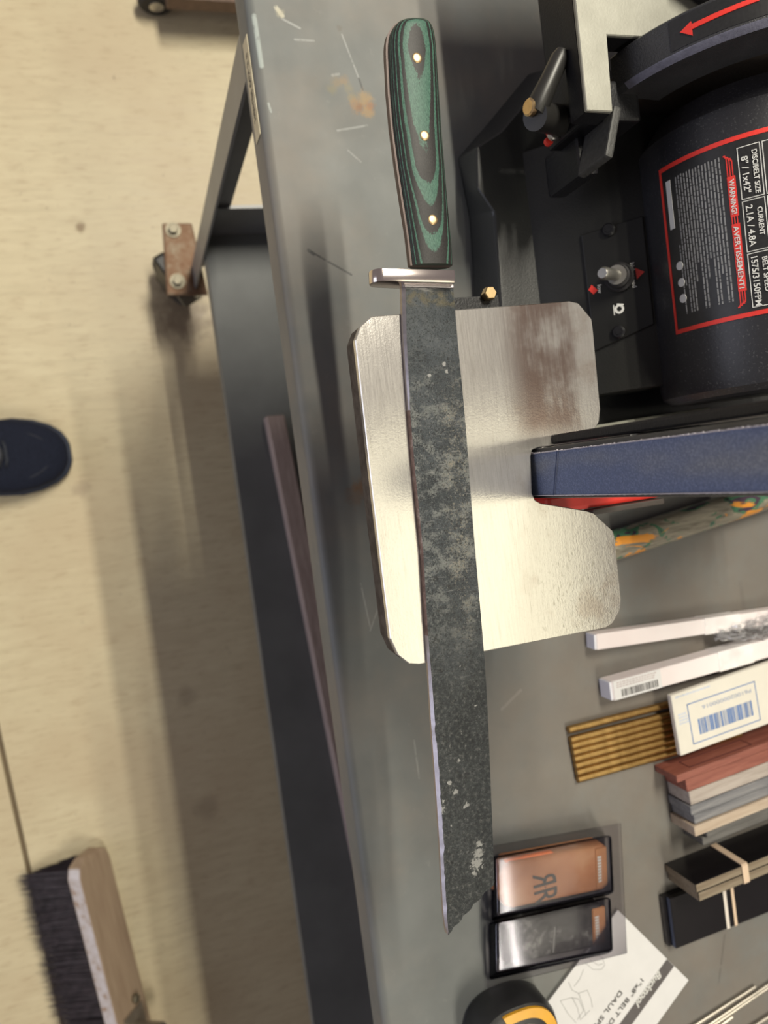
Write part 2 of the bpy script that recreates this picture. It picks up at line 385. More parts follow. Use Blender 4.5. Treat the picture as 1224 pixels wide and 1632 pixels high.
for px, py in [(971, 368), (987, 530)]:
    q = on_slope(px, py); b = cyl(q+sn*.002, q+sn*.0052, .0048, 20, bev=.0012); join(b, cyl(q+sn*.005, q+sn*.0056, .0022, 6))
    obj('panel_screw', b, MAT['black_paint'], sp_o, smooth=35)
q = on_slope(988, 443); tip = q + sn*.030 - sv*.007
b = cyl(q+sn*.002, q+sn*.006, .0105, 24, bev=.001); join(b, cyl(q+sn*.006, q+sn*.0115, .0085, 24, bev=.001))
obj('switch_collar', b, MAT['rubber'], sp_o, smooth=35)
m_toggle = plain('dull_steel', (.30, .29, .27), .4, .8)
b = cyl(q+sn*.011, q+sn*.014, .0068, 20); join(b, tube([q+sn*.012, q+sn*.018-sv*.002, tip-(tip-q).normalized()*.002, tip], [.0038, .004, .0046, .0034], 16))
obj('toggle', b, m_toggle, sp_o, smooth=40)
def slope_shape(pix, h, mat, name):
    obj(name, slope_prism(pix, .0021, h), mat, sp_o)
slope_shape([(1013, 428), (1028, 434), (1016, 446)], .0026, MAT['red_ink'], 'red_arrow')
slope_shape([(939, 463), (944, 455), (954, 463), (947, 470)], .0026, MAT['red_ink'], 'red_arrow')
slope_shape([(978, 487), (979.5, 487), (981, 503), (979.5, 503)], .0026, MAT['white_ink'], 'off_mark')
slope_shape([(984, 484.5), (995, 485), (995, 487), (984, 487)], .0026, MAT['white_ink'], 'off_mark')
qq = on_slope(988, 493); b = BM(); rr = [[], [], [], []]
for k in range(20):
    a = k*math.pi/10; e = su*math.cos(a) + sv*math.sin(a)
    for i, (r_, h_) in enumerate([(.0034, .0021), (.0034, .0027), (.0018, .0027), (.0018, .0021)]): rr[i].append(qq + e*r_ + sn*h_)
obj('off_mark', loft(rr, cap=False), MAT['white_ink'], sp_o)
for s_, px, py in [('high speed', 1005, 420), ('low', 953, 455)]:
    tb = text_bm(s_, .0042, bold=.00008); p0 = on_slope(px, py); tb.transform(rot_frame(p0 + sn*.0024, su, sv)); obj('switch_lettering', tb, MAT['white_ink'], sp_o)
# motor
YA, ZA, RM = .433, .925, .075
t = NT('speckled_black_motor')
fl_ = t.step(t.noise(700, 2, .5), .60, .72)
t.set(col=t.mix(t.math('MULTIPLY', fl_, .5), (.020, .020, .024), (.10, .10, .105)), rough=.40, spec=.5)
t.bump(t.noise(500, 3), .2, .0005)
MAT['motor'] = t.m
def cylx(prof, n=96, y=YA, z=ZA):                           # lathe about the motor axis; prof = [(x, r)]
    return loft([[Vector((x, y-r*math.cos(2*math.pi*k/n), z+r*math.sin(2*math.pi*k/n))) for k in range(n)] for x, r in prof])
mo = obj('motor_housing', cylx([(-.213, .060), (-.200, .070), (-.195, .0745), (-.192, RM), (-.030, RM), (-.024, .0735), (-.020, .069), (-.019, .060)]), MAT['motor'], gr, smooth=30)
for a0 in (100, 112, 124, 136):
    a = math.radians(a0*.62)
    b = box((-.20, -.004, -.002), (-.188, .004, .006), .001, 1, Matrix.Translation((0, YA, ZA)) @ Matrix.Rotation(-a, 4, 'X') @ Matrix.Translation((0, -.074, 0)))
    obj('cooling_rib', b, MAT['black_plastic'], mo)
# --- label on the motor
def wrap(b, r):                                             # flat (s, t, h) -> on the motor cylinder
    for v in b.verts:
        a = v.co.y/RM; R_ = r + v.co.z
        v.co = Vector((v.co.x, YA - R_*math.cos(a), ZA + R_*math.sin(a)))
    return b
D2R = math.pi/180
def deg(a): return a*D2R*RM
def flat_grid(x0, x1, a0, a1, h0, h1, n=24):                # a patch, finely cut so that it bends
    rings = []
    for k in range(n+1):
        t_ = deg(a0 + (a1-a0)*k/n); rings.append([Vector((x0, t_, h0)), Vector((x1, t_, h0)), Vector((x1, t_, h1)), Vector((x0, t_, h1))])
    return loft(rings)
LX0, LX1, LA0, LA1 = -.1755, -.0655, -2.5, 76
MAT['label_black'] = plain('label_black', (.016, .016, .017), .38, 0, .2, 500)
lb_o = obj('rating_label', wrap(flat_grid(LX0, LX1, LA0, LA1, 0, .0003, 40), RM), MAT['label_black'], mo, smooth=30, label='curved black label with red border and white print')
w = .0028
b = flat_grid(LX0, LX0+w, LA0, LA1, .0002, .0006, 40)
for q in (flat_grid(LX1-w, LX1, LA0, LA1, .0002, .0006, 40), flat_grid(LX0, LX1, LA0, LA0+1.6, .0002, .0006, 3), flat_grid(LX0, LX1, LA1-2, LA1, .0002, .0006, 3)): join(b, q)
obj('red_border', wrap(b, RM), MAT['red_ink'], lb_o)
def flat_box(x0, x1, a0, a1, h=.0006): return flat_grid(x0, x1, a0, a1, .0002, h, max(2, int((a1-a0)/2)))
b = flat_box(-.1525, -.128, 33.6, 37.2); join(b, flat_box(-.1235, -.082, 33.6, 37.2))
for k in range(3):
    a = 33.8+k*1.15
    for x0, x1 in ((-.1635+.0012*k, -.1525), (-.128, -.1235), (-.082, -.0745-.001*k)): join(b, flat_box(x0, x1, a, a+.45))
    # the two swept corners
    for sx, xe in ((1, -.1635+.0012*k), (-1, -.0745-.001*k)):
        pts = [(xe - sx*.0008*j, a - .12*j*j) for j in range(4)]
        for (xa, aa), (xb, ab) in zip(pts, pts[1:]): join(b, flat_box(min(xa, xb), max(xa, xb), min(aa, ab), max(aa, ab)+.4))
obj('red_band', wrap(b, RM), MAT['red_ink'], lb_o)
def label_text(s, x, a, size, mat, width=None, bold=.00006):
    tb = text_bm(s, size, bold=bold, width=width, ext=.0001)
    for v in tb.verts: v.co = Vector((v.co.x+x, v.co.y+deg(a), v.co.z+.0008))
    obj('label_lettering', wrap(tb, RM), mat, lb_o)
label_text('WARNING!', -.1505, 34.3, .0042, MAT['white_ink'], .021)
label_text('AVERTISSEMENT!', -.1220, 34.3, .0042, MAT['white_ink'], .0385)
label_text('DISC/BELT SIZE', -.1645, 45.0, .0040, MAT['white_ink'], .026)
label_text('8" / 1x42"', -.1620, 40.4, .0052, MAT['white_ink'], .022)
label_text('CURRENT', -.1300, 45.0, .0040, MAT['white_ink'], .017)
label_text('2.1A / 4.8A', -.1325, 40.4, .0052, MAT['white_ink'], .025)
label_text('BELT SPEED', -.1000, 45.0, .0040, MAT['white_ink'], .021)
label_text('1575/3150FPM', -.1020, 40.4, .0050, MAT['white_ink'], .030)
b = BM(); lw = .0004
for xa, xb in ((-.1680, -.1365), (-.1355, -.1045), (-.1035, -.0705)):
    for a0, a1 in ((38.9, 48.6), (49.4, 60)):
        for q in (flat_box(xa, xa+lw, a0, a1), flat_box(xb-lw, xb, a0, a1), flat_box(xa, xb, a0, a0+.35), flat_box(xa, xb, a1-.35, a1)): join(b, q)
obj('table_ruling', wrap(b, RM), MAT['white_ink'], lb_o)
# small print: too fine to read in the photograph, broken white lines
rs = random.Random(3); b = BM()
rows = [(30.5 - 1.62*k) for k in range(16)]
for k, a in enumerate(rows):
    x = -.166 + .0003*(k % 3); end = -.077 - (.018 if k % 4 == 2 else 0) - (.03 if k in (5, 9) else 0)
    while x < end:
        l = rs.uniform(.0015, .0055); 
        if a > 6.5 or x > -.125: join(b, flat_box(x, min(x+l, end), a, a+.62, .0005))
        x += l+.0006
obj('small_print', wrap(b, RM), plain('print_grey', (.24, .24, .245), .5), lb_o, kind='stuff')
obj('serial_sticker', wrap(flat_box(-.1655, -.134, 1.6, 4.6), RM), MAT['white_ink'], lb_o)
for x in (-.109, -.098, -.0875): 
    b = BM(); bmesh.ops.create_cone(b, cap_ends=True, segments=20, radius1=.0028, radius2=.0028, depth=.0004)
    for v in b.verts: v.co += Vector((x, deg(5.2), .0006))
    obj('pictogram', wrap(b, RM), MAT['white_ink'], lb_o)

# --- disc guard, disc and disc table
RG, GX0, GX1 = .115, -.2405, -.2165
t = NT('textured_black_guard'); t.set(col=t.ramp(t.noise(40, 5), [(.3, (.022, .022, .025)), (.7, (.034, .034, .038))]), rough=.42); t.bump(t.noise(900, 3, .7), .6, .0006); MAT['guard'] = t.m
def arc(a, r, x): return Vector((x, YA - r*math.cos(a*D2R), ZA + r*math.sin(a*D2R)))
sec = [(GX0, RG-.004), (GX0, RG-.001), (GX0+.001, RG), (GX1-.003, RG), (GX1, RG-.003), (GX1, RG-.012), (GX1, .078), (GX1-.003, .078), (GX1-.003, RG-.004)]
gd = obj('disc_guard', loft([[arc(a, r, x) for x, r in sec] for a in [5+k*2.5 for k in range(75)]]), MAT['guard'], gr, smooth=30)
t2 = plain('pale_guard_edge', (.11, .11, .15), .45, 0, .2, 300, .3, 900)  # rim edge paler and bluer than the rest of the guard
obj('rim_edge', loft([[arc(a, r, x) for x, r in [(GX1-.0034, RG+.0003), (GX1-.0026, RG-.0000), (GX1+.0003, RG-.003), (GX1-.001, RG-.004), (GX1-.004, RG-.001)]] for a in [10+k*2.5 for k in range(70)]]), t2, gd, smooth=30)
# red arrow on the guard
def gwrap(pts, r0=RG, h=.0005):
    b = BM()
    return loft([[arc(a, r0+q, x) for x, a in pts] for q in (.0001, h)])
obj('arrow_sticker', loft([[arc(a, RG+q, x) for x, q in [(-.2385, .0001), (-.2215, .0001), (-.2215, .0003), (-.2385, .0003)]] for a in [26.5+k*1.5 for k in range(22)]]), MAT['label_black'], gd)
b = gwrap([(-.2298, 29.5), (-.2250, 32.8), (-.2285, 32.85)], h=.0008); join(b, gwrap([(-.2298, 29.5), (-.2285, 32.85), (-.2310, 32.85), (-.2330, 32.75)], h=.0008))
for k in range(12):
    a0, a1 = 32.8+k*1.45, 32.85+(k+1)*1.45; x0a, x0b = -.2285-.00012*k, -.2313-.00010*k
    join(b, gwrap([(x0a, a0), (x0a, a1), (x0b, a1), (x0b, a0)], h=.0008))
obj('red_arrow', b, MAT['red_ink'], gd)
obj('sanding_disc', cylx([(GX0+.002, .100), (GX0+.010, .100)], 64), plain('sandpaper_brown', (.06, .045, .035), .9, 0, .2, 500, .4), gr)
# disc table
t = NT('cast_aluminium_table'); t.set(col=t.ramp(t.noise(60, 5), [(.3, (.30, .295, .255)), (.7, (.36, .355, .31))]), rough=.5, metal=.55, spec=.4); t.bump(t.noise(700, 3), .15, .0004); MAT['disc_table'] = t.m
ZD = .955
tp = [P2(935, 176, ZD), P2(977, 178, ZD), P2(971, 86, ZD), (P2(1010, 82, ZD)[0], .52)]
tp = [tp[0], tp[1], (-.2425+.0, P2(971, 86, ZD)[1]), (-.2425, .50), (-.42, .50), (-.42, tp[0][1]+.002)]
tb_o = obj('disc_table', prism(tp, ZD-.003, ZD, .0006, 1), MAT['disc_table'], gr)
def inset(pts, d):
    c = Vector((sum(p[0] for p in pts)/len(pts), sum(p[1] for p in pts)/len(pts))); return pts
obj('table_skirt', prism([(p[0], p[1]) for p in tp], ZD-.017, ZD-.0031), MAT['black_paint'], tb_o)
b = box((-.36, .290, ZD-.05), (-.205, .300, ZD-.017), .002); box((-.225, .293, ZD-.062), (-.200, .335, ZD-.017), .002, bm=b)
obj('table_bracket', b, MAT['black_paint'], tb_o)
q0, q1 = P(990, 165, .95), P(968, 252, .945)
dd = (q1-q0); sd = Vector((dd.y, -dd.x, 0)).normalized()*.0028
bb = prism([(q0-sd)[:2], (q0+sd)[:2], (q1+sd)[:2], (q1-sd)[:2]], .915, .947, .0015, 2)
obj('trunnion_plate', bb, plain('cast_grey', (.045, .045, .044), .55, 0, .25, 400, .4, 900), tb_o)
obj('trunnion_block', box((-.205, .302, .872), (-.176, .316, .915), .003), MAT['black_paint'], tb_o)
# clamp lever
L0, L1 = P(897, 82, .938), P(852, 180, .930)
lv = tube([L0, L0.lerp(L1, .12), L0.lerp(L1, .5), L0.lerp(L1, .85), L1], [.0042, .0058, .0062, .0072, .006], 14)
hb = P(880, 188, .915); join(lv, cyl(L1+Vector((.002, .000, .0)), hb + Vector((.0, .012, -.004)), .0085, 18, r1=.0095))
lo_ = obj('clamp_lever', lv, plain('lever_black', (.022, .021, .02), .38), tb_o, smooth=40)
sc = P(841, 172, .930); b = cyl(sc+Vector((.0, .004, 0)), sc+Vector((0, -.0008, .0012)), .0052, 18, bev=.001)
obj('lever_screw', b, MAT['brass'], lo_, smooth=35)
for (px, py, px2, py2) in [(868, 200, 882, 210)]:
    a0, a1 = P(868, 199, .905), P(884, 212, .905)
    obj('angle_pointer', prism([P2(868, 198, .905), P2(884, 205, .905), P2(876, 216, .905)], .902, .905), MAT['red'], tb_o)
q = P(879, 217, .906); b = cyl(q, q+Vector((0, 0, .004)), .0038, 14, bev=.0008); obj('pointer_screw', b, MAT['steel'], tb_o, smooth=35)
q = P(876, 224, .905); obj('pointer_base', cyl(q-Vector((0, 0, .003)), q, .0028, 16), MAT['red'], tb_o)
# mitre gauge head on the disc table
mg = prism([(-.335, .375), (-.305, .352), (-.275, .352), (-.262, .375), (-.272, .42), (-.33, .42)], ZD+.0005, ZD+.02, .002)
solo('mitre_gauge', mg, MAT['black_paint'], 'small black mitre gauge head on the pale disc table', 'gauge')

# --- belt arm, wheels, belt
BX0, BX1 = P(856, 722.6, T).x, P(858, 789.6, T).x
YB = P(857, 756, T).y
arm = obj('belt_arm', box((BX0-.010, YB+.012, .837), (BX0-.004, YB+.085, 1.262), .0015), MAT['black_paint'], gr)
MAT['platen'] = plain('platen_steel', (.10, .10, .10), .45, .8)
obj('platen', box((BX0-.003, YB+.0016, .88), (BX1+.002, YB+.006, 1.19), .0008), MAT['platen'], gr)
obj('platen_bracket', box((BX0-.004, YB+.006, 1.0), (BX1-.004, YB+.05, 1.03), .001), MAT['black_paint'], gr)
wheels = [(YB+.022, .868, .021), (YB+.032, 1.24, .031), (YA, ZA, .055)]
for (y, z, r) in wheels:
    obj('belt_wheel', cylx([(BX0+.0005, r-.002), (BX0+.002, r-.0008), (BX1-.002, r-.0008), (BX1-.0005, r-.002)], 40, y, z), MAT['black_plastic'], gr, smooth=30)
    obj('wheel_axle', cylx([(BX0-.0095, .006), (BX1+.004, .006)], 16, y, z), MAT['steel'], gr, smooth=30)
# the belt follows the convex hull of the three wheels
def hull_path():
    pts = []
    for (y, z, r) in wheels:
        for k in range(180): a = k*math.pi/90; pts.append((y+r*math.cos(a), z+r*math.sin(a)))
    pts = sorted(set(pts)); 
    def half(ps):
        o = []
        for p in ps:
            while len(o) >= 2 and (o[-1][0]-o[-2][0])*(p[1]-o[-2][1]) - (o[-1][1]-o[-2][1])*(p[0]-o[-2][0]) <= 0: o.pop()
            o.append(p)
        return o
    l = half(pts); u = half(pts[::-1]); return l[:-1]+u[:-1]
hp = hull_path()
t = NT('blue_zirconia_belt'); X = t.sep()
gn = t.noise(900, 3, .6); big = t.noise(22, 3, .5, t.mapc((1, 1, .35)))
wear = t.math('MULTIPLY', t.step(big, .40, .62), t.math('SUBTRACT', 1.0, t.step(t.math('ABSOLUTE', t.math('SUBTRACT', X[0], (BX0+BX1)/2+.09-.002)), .002, .0125), clamp=True))
c = t.mix(t.math('ADD', t.math('MULTIPLY', wear, .75), .05), (.15, .19, .32), (.29, .30, .30))
c = t.mix(t.step(gn, .42, .66), t.mix(.4, c, (.05, .065, .12)), c)
c = t.mix(t.math('MULTIPLY', t.step(t.noise(1300, 2), .64, .70), .6), c, (.42, .47, .58))
t.set(col=c, rough=.7, spec=.3); t.bump(gn, .8, .0008); MAT['belt'] = t.m
def off(pt, nx, k): return (pt[0]+nx[0]*k, pt[1]+nx[1]*k)
rings = []
n = len(hp)
for i in range(n+1):
    p, q, s_ = hp[i % n], hp[(i-1) % n], hp[(i+1) % n]
    d = Vector((s_[0]-q[0], s_[1]-q[1])).normalized(); nx = (d.y, -d.x)
    a, o_ = p, off(p, nx, .0012)
    rings.append([Vector((BX0, *a)), Vector((BX1, *a)), Vector((BX1, *o_)), Vector((BX0, *o_))])
bt = obj('sanding_belt', loft(rings, cap=False), MAT['belt'], gr, smooth=30, label='blue abrasive belt worn pale along the middle')
# frayed threads along the belt edges
rs = random.Random(5); b = BM()
for e, x, s_ in ((0, BX0, -1), (1, BX1, 1)):
    z = .93
    while z < 1.205:
        h_ = rs.uniform(.0004, .0010); l = rs.uniform(.0003, .0007)*(1 if e == 0 else .7)*(1.5 if rs.random() < .02 else 1)
        box((min(x-s_*.0001, x+s_*l), YB-.0011, z), (max(x-s_*.0001, x+s_*l), YB-.0002, z+h_), bm=b); z += h_*rs.uniform(.95, 1.25)
obj('frayed_threads', b, plain('thread', (.50, .47, .50), .8), bt, kind='stuff')
# belt lap joint
ja_, jb_ = Pplane(888, 718, Vector((0, YB-.0013, 0)), Vector((0, 1, 0))), Pplane(882, 788, Vector((0, YB-.0013, 0)), Vector((0, 1, 0)))
b = ribbon([Vector((BX0, YB-.0013, ja_.z)), Vector(((BX0*2+BX1)/3, YB-.0013, ja_.z*.6+jb_.z*.4+.0006)), Vector((BX1, YB-.0013, jb_.z))], .0006, (0, -1, 0), .0002)
obj('belt_joint', b, plain('joint_blue', (.03, .045, .11), .8), bt)
# red cover and black strip under the slot
obj('belt_cover', box((BX1+.004, YB+.028, .86), (BX1+.017, YB+.118, .903), .003), MAT['red'], gr, label='red lower belt cover')
b = box((BX1+.0175, YB+.06, .895), (BX1+.0215, YB+.118, .907), .001)
obj('cover_clip', b, plain('dark_bronze', (.05, .04, .035), .45), gr)
bq = [P2(947, 678, .872), P2(1132, 648, .872), P2(1132, 665, .872), P2(951, 690, .872)]
obj('cross_bar', prism(bq, .84, .872, .001), plain('olive_grey', (.17, .17, .14), .5), gr)
# --- work rest (belt table)
outline = [(566, 542), (574, 520), (592, 504), (750, 492), (908, 480), (922, 483), (943, 508), (945, 520), (957, 652), (955, 672), (940, 699), (932, 702), (858, 713), (848, 717), (846, 728), (848, 786), (853, 797), (862, 802), (935, 814), (947, 818), (977, 846), (980, 856), (990, 955), (988, 972), (976, 994), (965, 1001), (800, 1033), (668, 1059), (652, 1058), (634, 1044), (622, 1018), (594, 790)]
t = NT('ground_aluminium')
X = t.sep(t.mapc((1, 1, 1), (-.102, .20, 0))); br = t.noise(240, 4, .6, t.mapc((.25, 5, 1))); br2 = t.noise(70, 4, .6, t.mapc((.5, 5, 1)))
mott = t.noise(900, 2, .5)
c = t.ramp(br, [(.3, (.60, .575, .535)), (.7, (.68, .655, .61))])
c = t.mix(t.math('MULTIPLY', t.step(br2, .55, .75), .4), c, (.46, .43, .385))
worn = t.step(X[1], -.002, .03)  # mask for the belt side of the plate
refl_blotch = t.math('MULTIPLY', t.step(t.noise(38, 5, .65), .50, .72), worn)
c = t.mix(t.math('MULTIPLY', refl_blotch, .45), c, (.36, .27, .21))  # brown blotches, part of the painted ceiling reflection
refl_brown = t.math('MULTIPLY', t.math('MULTIPLY', t.step(X[1], .008, .030), t.math('SUBTRACT', 1.0, t.step(X[1], .058, .066), clamp=True)), t.math('SUBTRACT', 1.0, t.step(X[0], -.030, -.012), clamp=True))
refl_brown = t.math('MULTIPLY', refl_brown, t.step(t.math('ADD', t.noise(26, 4, .6), t.math('MULTIPLY', br2, .3)), .40, .72))
c = t.mix(t.math('MULTIPLY', refl_brown, .8), c, (.20, .125, .10))   # the dark ceiling's brown reflection, painted into the plate colour
scr = t.math('MULTIPLY', t.step(t.noise(420, 3, .6, t.mapc((.06, 4, 1))), .60, .68), t.math('SUBTRACT', 1.0, t.step(t.math('ABSOLUTE', t.math('SUBTRACT', X[1], .012)), .004, .016), clamp=True))
c = t.mix(t.math('MULTIPLY', scr, .5), c, (.30, .25, .22))
dark = t.step(t.noise(420, 4, .7, t.mapc((.5, 1.6, 1))), .56, .66)
far = t.math('MULTIPLY', t.step(X[0], .025, .085), t.step(X[1], .005, .035))
c = t.mix(t.math('MULTIPLY', t.math('MULTIPLY', dark, far), .7), c, (.22, .20, .16))
c = t.mix(t.math('MULTIPLY', t.step(mott, .55, .75), .18), c, (.42, .39, .33))
t.set(col=c, rough=t.math('ADD', t.math('MULTIPLY', br, .10), .12), metal=.72)
t.bump(t.math('ADD', t.math('MULTIPLY', br, .25), t.math('MULTIPLY', mott, .5)), .16, .0004)
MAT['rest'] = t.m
pl = [P2(px, py, T) for px, py in outline]
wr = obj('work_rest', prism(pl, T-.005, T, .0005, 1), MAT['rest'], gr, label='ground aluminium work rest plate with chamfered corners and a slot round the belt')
c0 = Vector((sum(p[0] for p in pl)/len(pl), sum(p[1] for p in pl)/len(pl)))
t = NT('unpolished_casting'); t.set(col=t.ramp(t.noise(120, 5, .7), [(.35, (.035, .026, .026)), (.65, (.10, .085, .08))]), rough=.7, metal=.4); MAT['raw_cast'] = t.m  # unpolished rim, darker than the ground top
obj('cast_rim', prism([(p[0]*.998+c0.x*.002, p[1]*.998+c0.y*.002) for p in pl], T-.019, T-.0051), MAT['raw_cast'], wr)
b = prism([P2(722, 474, .930), P2(796, 470, .930), P2(800, 500, .930), P2(722, 504, .930)], .918, .930, .001)
box((-.075, .205, .842), (-.045, .225, .9294), .001, bm=b)
obj('rest_bracket', b, MAT['black_paint'], wr)
q = P(778, 469, .932); b = cyl(q-Vector((0, 0, .002)), q+Vector((0, 0, .004)), .0042, 6, bev=.0006)
obj('bracket_screw', b, MAT['brass'], wr)

# ------------------------------------------------------------------ knife
ka, kb = P(690, 440, T), P(742, 1440, T)
kd = Vector((kb.x-ka.x, kb.y-ka.y, 0)).normalized()
KM = Matrix.Translation(Vector((ka.x, ka.y, T))) @ Matrix.Rotation(math.atan2(kd.y, kd.x), 4, 'Z')
KI = KM.inverted()
kn = thing('knife', 'long forged knife with pitted dark blade and layered green-black handle, lying across the work rest', 'knife', mat4=KM)
def K(px, py, z): return KI @ P(px, py, z)
TH = .0046
left = [(641, 452), (642, 490), (644, 540), (648, 600), (654, 680), (660, 750), (667, 820), (673, 880), (677, 950), (681, 1020), (685, 1080), (689, 1150), (694, 1220), (699, 1290), (703, 1350), (706, 1410), (709, 1460), (713, 1490)]
right = [(722, 452), (725, 490), (730, 550), (737, 620), (743, 690), (749, 770), (755, 850), (762, 930), (768, 1000), (773, 1060), (777, 1130), (781, 1220), (784, 1300), (787, 1370), (788, 1408), (783, 1424), (764, 1444), (740, 1466)]
def lerp_poly(poly, y):
    for (xa, ya), (xb, yb) in zip(poly, poly[1:]):
        if ya <= y <= yb: return xa + (xb-xa)*(y-ya)/(yb-ya)
    return poly[-1][0] if y > poly[-1][1] else poly[0][0]
ys = [452 + (1490-452)*k/170 for k in range(171)]
def bw(y, i):                                               # ground edge width in pixels
    rj = mnoise.noise(Vector((i*.9, 3.1, 0)))*.5 + mnoise.noise(Vector((i*.31, 9.1, 0)))*.5
    if y < 640: return 5.5 - (y-452)/188*3.0
    if y < 1000: return 1.6
    if y < 1150: return 1.6 + (y-1000)/150*2.5
    return max(2.5, (3.2 + (1.6 if 1180 < y < 1360 else .3) + rj*3.0)*min(1, (1500-y)/60+.3))
b = BM(); cols = []
for i, y in enumerate(ys):
    xl, xr = lerp_poly(left, y), lerp_poly(right, y)
    if y > 1408: xr = max(xl+.5, 788 + (713-788)*((y-1408)/(1490-1408))**.92 + (2 if i % 3 else -1))
    w = min(bw(y, i), (xr-xl)*.5); zt = T+TH
    drop = .0022 if y > 1000 else .0012
    e = K(xl, y, zt); f_ = K(xl+w, y, zt); r = K(xr, y, zt)
    cols.append([Vector((e.x, e.y, 0.0002)), Vector((e.x, e.y, TH-drop)), Vector((f_.x, f_.y, TH)), Vector((r.x, r.y+.0, TH)), Vector((r.x, r.y, .0002))])
vs = [[b.verts.new(p) for p in cc] for cc in cols]
for i in range(len(vs)-1):
    y = ys[i]
    for j in range(5):
        fc = b.faces.new((vs[i][j], vs[i][(j+1) % 5], vs[i+1][(j+1) % 5], vs[i+1][j]))
        fc.material_index = 0
        if j in (0, 1): fc.material_index = 1 if (y < 650 or y > 1010) else 2
b.faces.new(vs[0][::-1]); b.faces.new(vs[-1])
bmesh.ops.recalc_face_normals(b, faces=b.faces)
t = NT('pitted_forged_steel'); X = t.sep()
u = X[0]; vv = X[1]
mid = t.math('MULTIPLY', t.step(u, .03, .085), t.math('SUBTRACT', 1.0, t.step(u, .17, .25), clamp=True))
low = t.step(u, .16, .26)
base = t.ramp(t.noise(40, 6, .68), [(.3, (.024, .029, .033)), (.55, (.050, .058, .065)), (.75, (.088, .098, .106))])
n1 = t.noise(85, 7, .72, t.mapc((1.3, 1, 1))); n2 = t.noise(950, 4, .7); n3 = t.noise(2200, 3, .6)
pale = t.math('MULTIPLY', t.step(t.math('ADD', n1, t.math('MULTIPLY', n2, .30)), .62, .76), t.math('ADD', t.math('MULTIPLY', mid, .70), .12))
c = t.mix(pale, base, (.17, .178, .172))
tan = t.math('MULTIPLY', t.math('MULTIPLY', t.step(t.math('ADD', t.math('MULTIPLY', t.noise(700, 5, .75), .7), t.math('MULTIPLY', n1, .3)), .50, .62), mid), t.math('SUBTRACT', 1.0, t.step(t.math('ABSOLUTE', t.math('SUBTRACT', vv, .006)), .003, .011), clamp=True))
c = t.mix(t.math('MULTIPLY', tan, .75), c, (.25, .225, .175))
spk = t.math('MULTIPLY', t.step(t.noise(1300, 4, .75), .55, .66), t.math('ADD', t.math('MULTIPLY', mid, .45), .16))
c = t.mix(spk, c, (.26, .255, .235))
pits = t.step(n2, .38, .46)
c = t.mix(t.math('MULTIPLY', t.math('SUBTRACT', 1.0, pits, clamp=True), .7), c, (.012, .012, .012))
dk = t.math('MULTIPLY', t.step(t.noise(150, 5, .7, t.mapc((1, 1, 1), (2, 5, 0))), .58, .66), t.step(u, .06, .12))
c = t.mix(t.math('MULTIPLY', dk, .7), c, (.018, .018, .018))
c = t.mix(t.math('MULTIPLY', low, .6), c, t.ramp(t.noise(420, 6, .75), [(.36, (.008, .009, .009)), (.52, (.032, .034, .033)), (.66, (.15, .15, .14))]))
sil = t.math('MULTIPLY', t.step(t.noise(210, 3, .5), .70, .73), t.step(u, .12, .25))
for px, py, w in [(762, 1360, 9), (764, 1345, 6), (756, 1392, 5), (760, 1376, 11), (716, 1248, 4), (726, 1262, 5), (731, 1212, 3.5), (703, 1290, 7), (744, 1283, 4), (740, 1286, 3), (708, 580, 4), (712, 592, 3), (684, 598, 3.5)]:
    p = K(px, py, T+TH); d = t.math('ADD', t.dist((p.x, p.y, TH)), t.math('MULTIPLY', t.math('SUBTRACT', t.noise(650, 4, .75), .5), w*.0015))
    sil = t.math('MAXIMUM', sil, t.math('SUBTRACT', 1.0, t.step(d, w*.00026, w*.00034), clamp=True))
c = t.mix(t.math('MULTIPLY', sil, .8), c, (.36, .36, .345))
top = t.math('SUBTRACT', 1.0, t.step(t.math('ADD', u, t.math('MULTIPLY', t.noise(260, 3, .6, t.mapc((1.5, .4, 1))), .012)), .010, .016), clamp=True)
c = t.mix(top, c, (.55, .54, .51))
rust = t.math('MULTIPLY', t.math('SUBTRACT', 1.0, t.step(t.math('ABSOLUTE', t.math('SUBTRACT', u, .014)), .002, .006), clamp=True), t.step(t.noise(200, 4), .42, .6))
c = t.mix(t.math('MULTIPLY', rust, .6), c, (.13, .11, .06))
grind = t.math('MULTIPLY', t.step(t.noise(240, 4, .6, t.mapc((3.0, .35, 1), rot=(0, 0, .5))), .60, .70), mid)
c = t.mix(t.math('MULTIPLY', grind, .35), c, (.30, .30, .29))
t.set(col=c, rough=t.math('ADD', t.math('MULTIPLY', n2, .25), .30), metal=.45, spec=.45)
t.bump(t.math('ADD', t.math('ADD', n1, t.math('MULTIPLY', n2, .8)), t.math('MULTIPLY', n3, .3)), .8, .0008)
MAT['blade'] = t.m
MAT['bright'] = plain('bright_ground_steel', (.40, .37, .385), .4, 1, .1, 300, .15, 1200)
t = NT('rust_brown_edge'); t.set(col=t.ramp(t.noise(150, 5, .7), [(.35, (.10, .06, .05)), (.55, (.20, .13, .11)), (.7, (.40, .34, .31))]), rough=.6, metal=.5); MAT['rust_edge'] = t.m
obj('blade', b, [MAT['blade'], MAT['bright'], MAT['rust_edge']], kn, local=True, smooth=20)
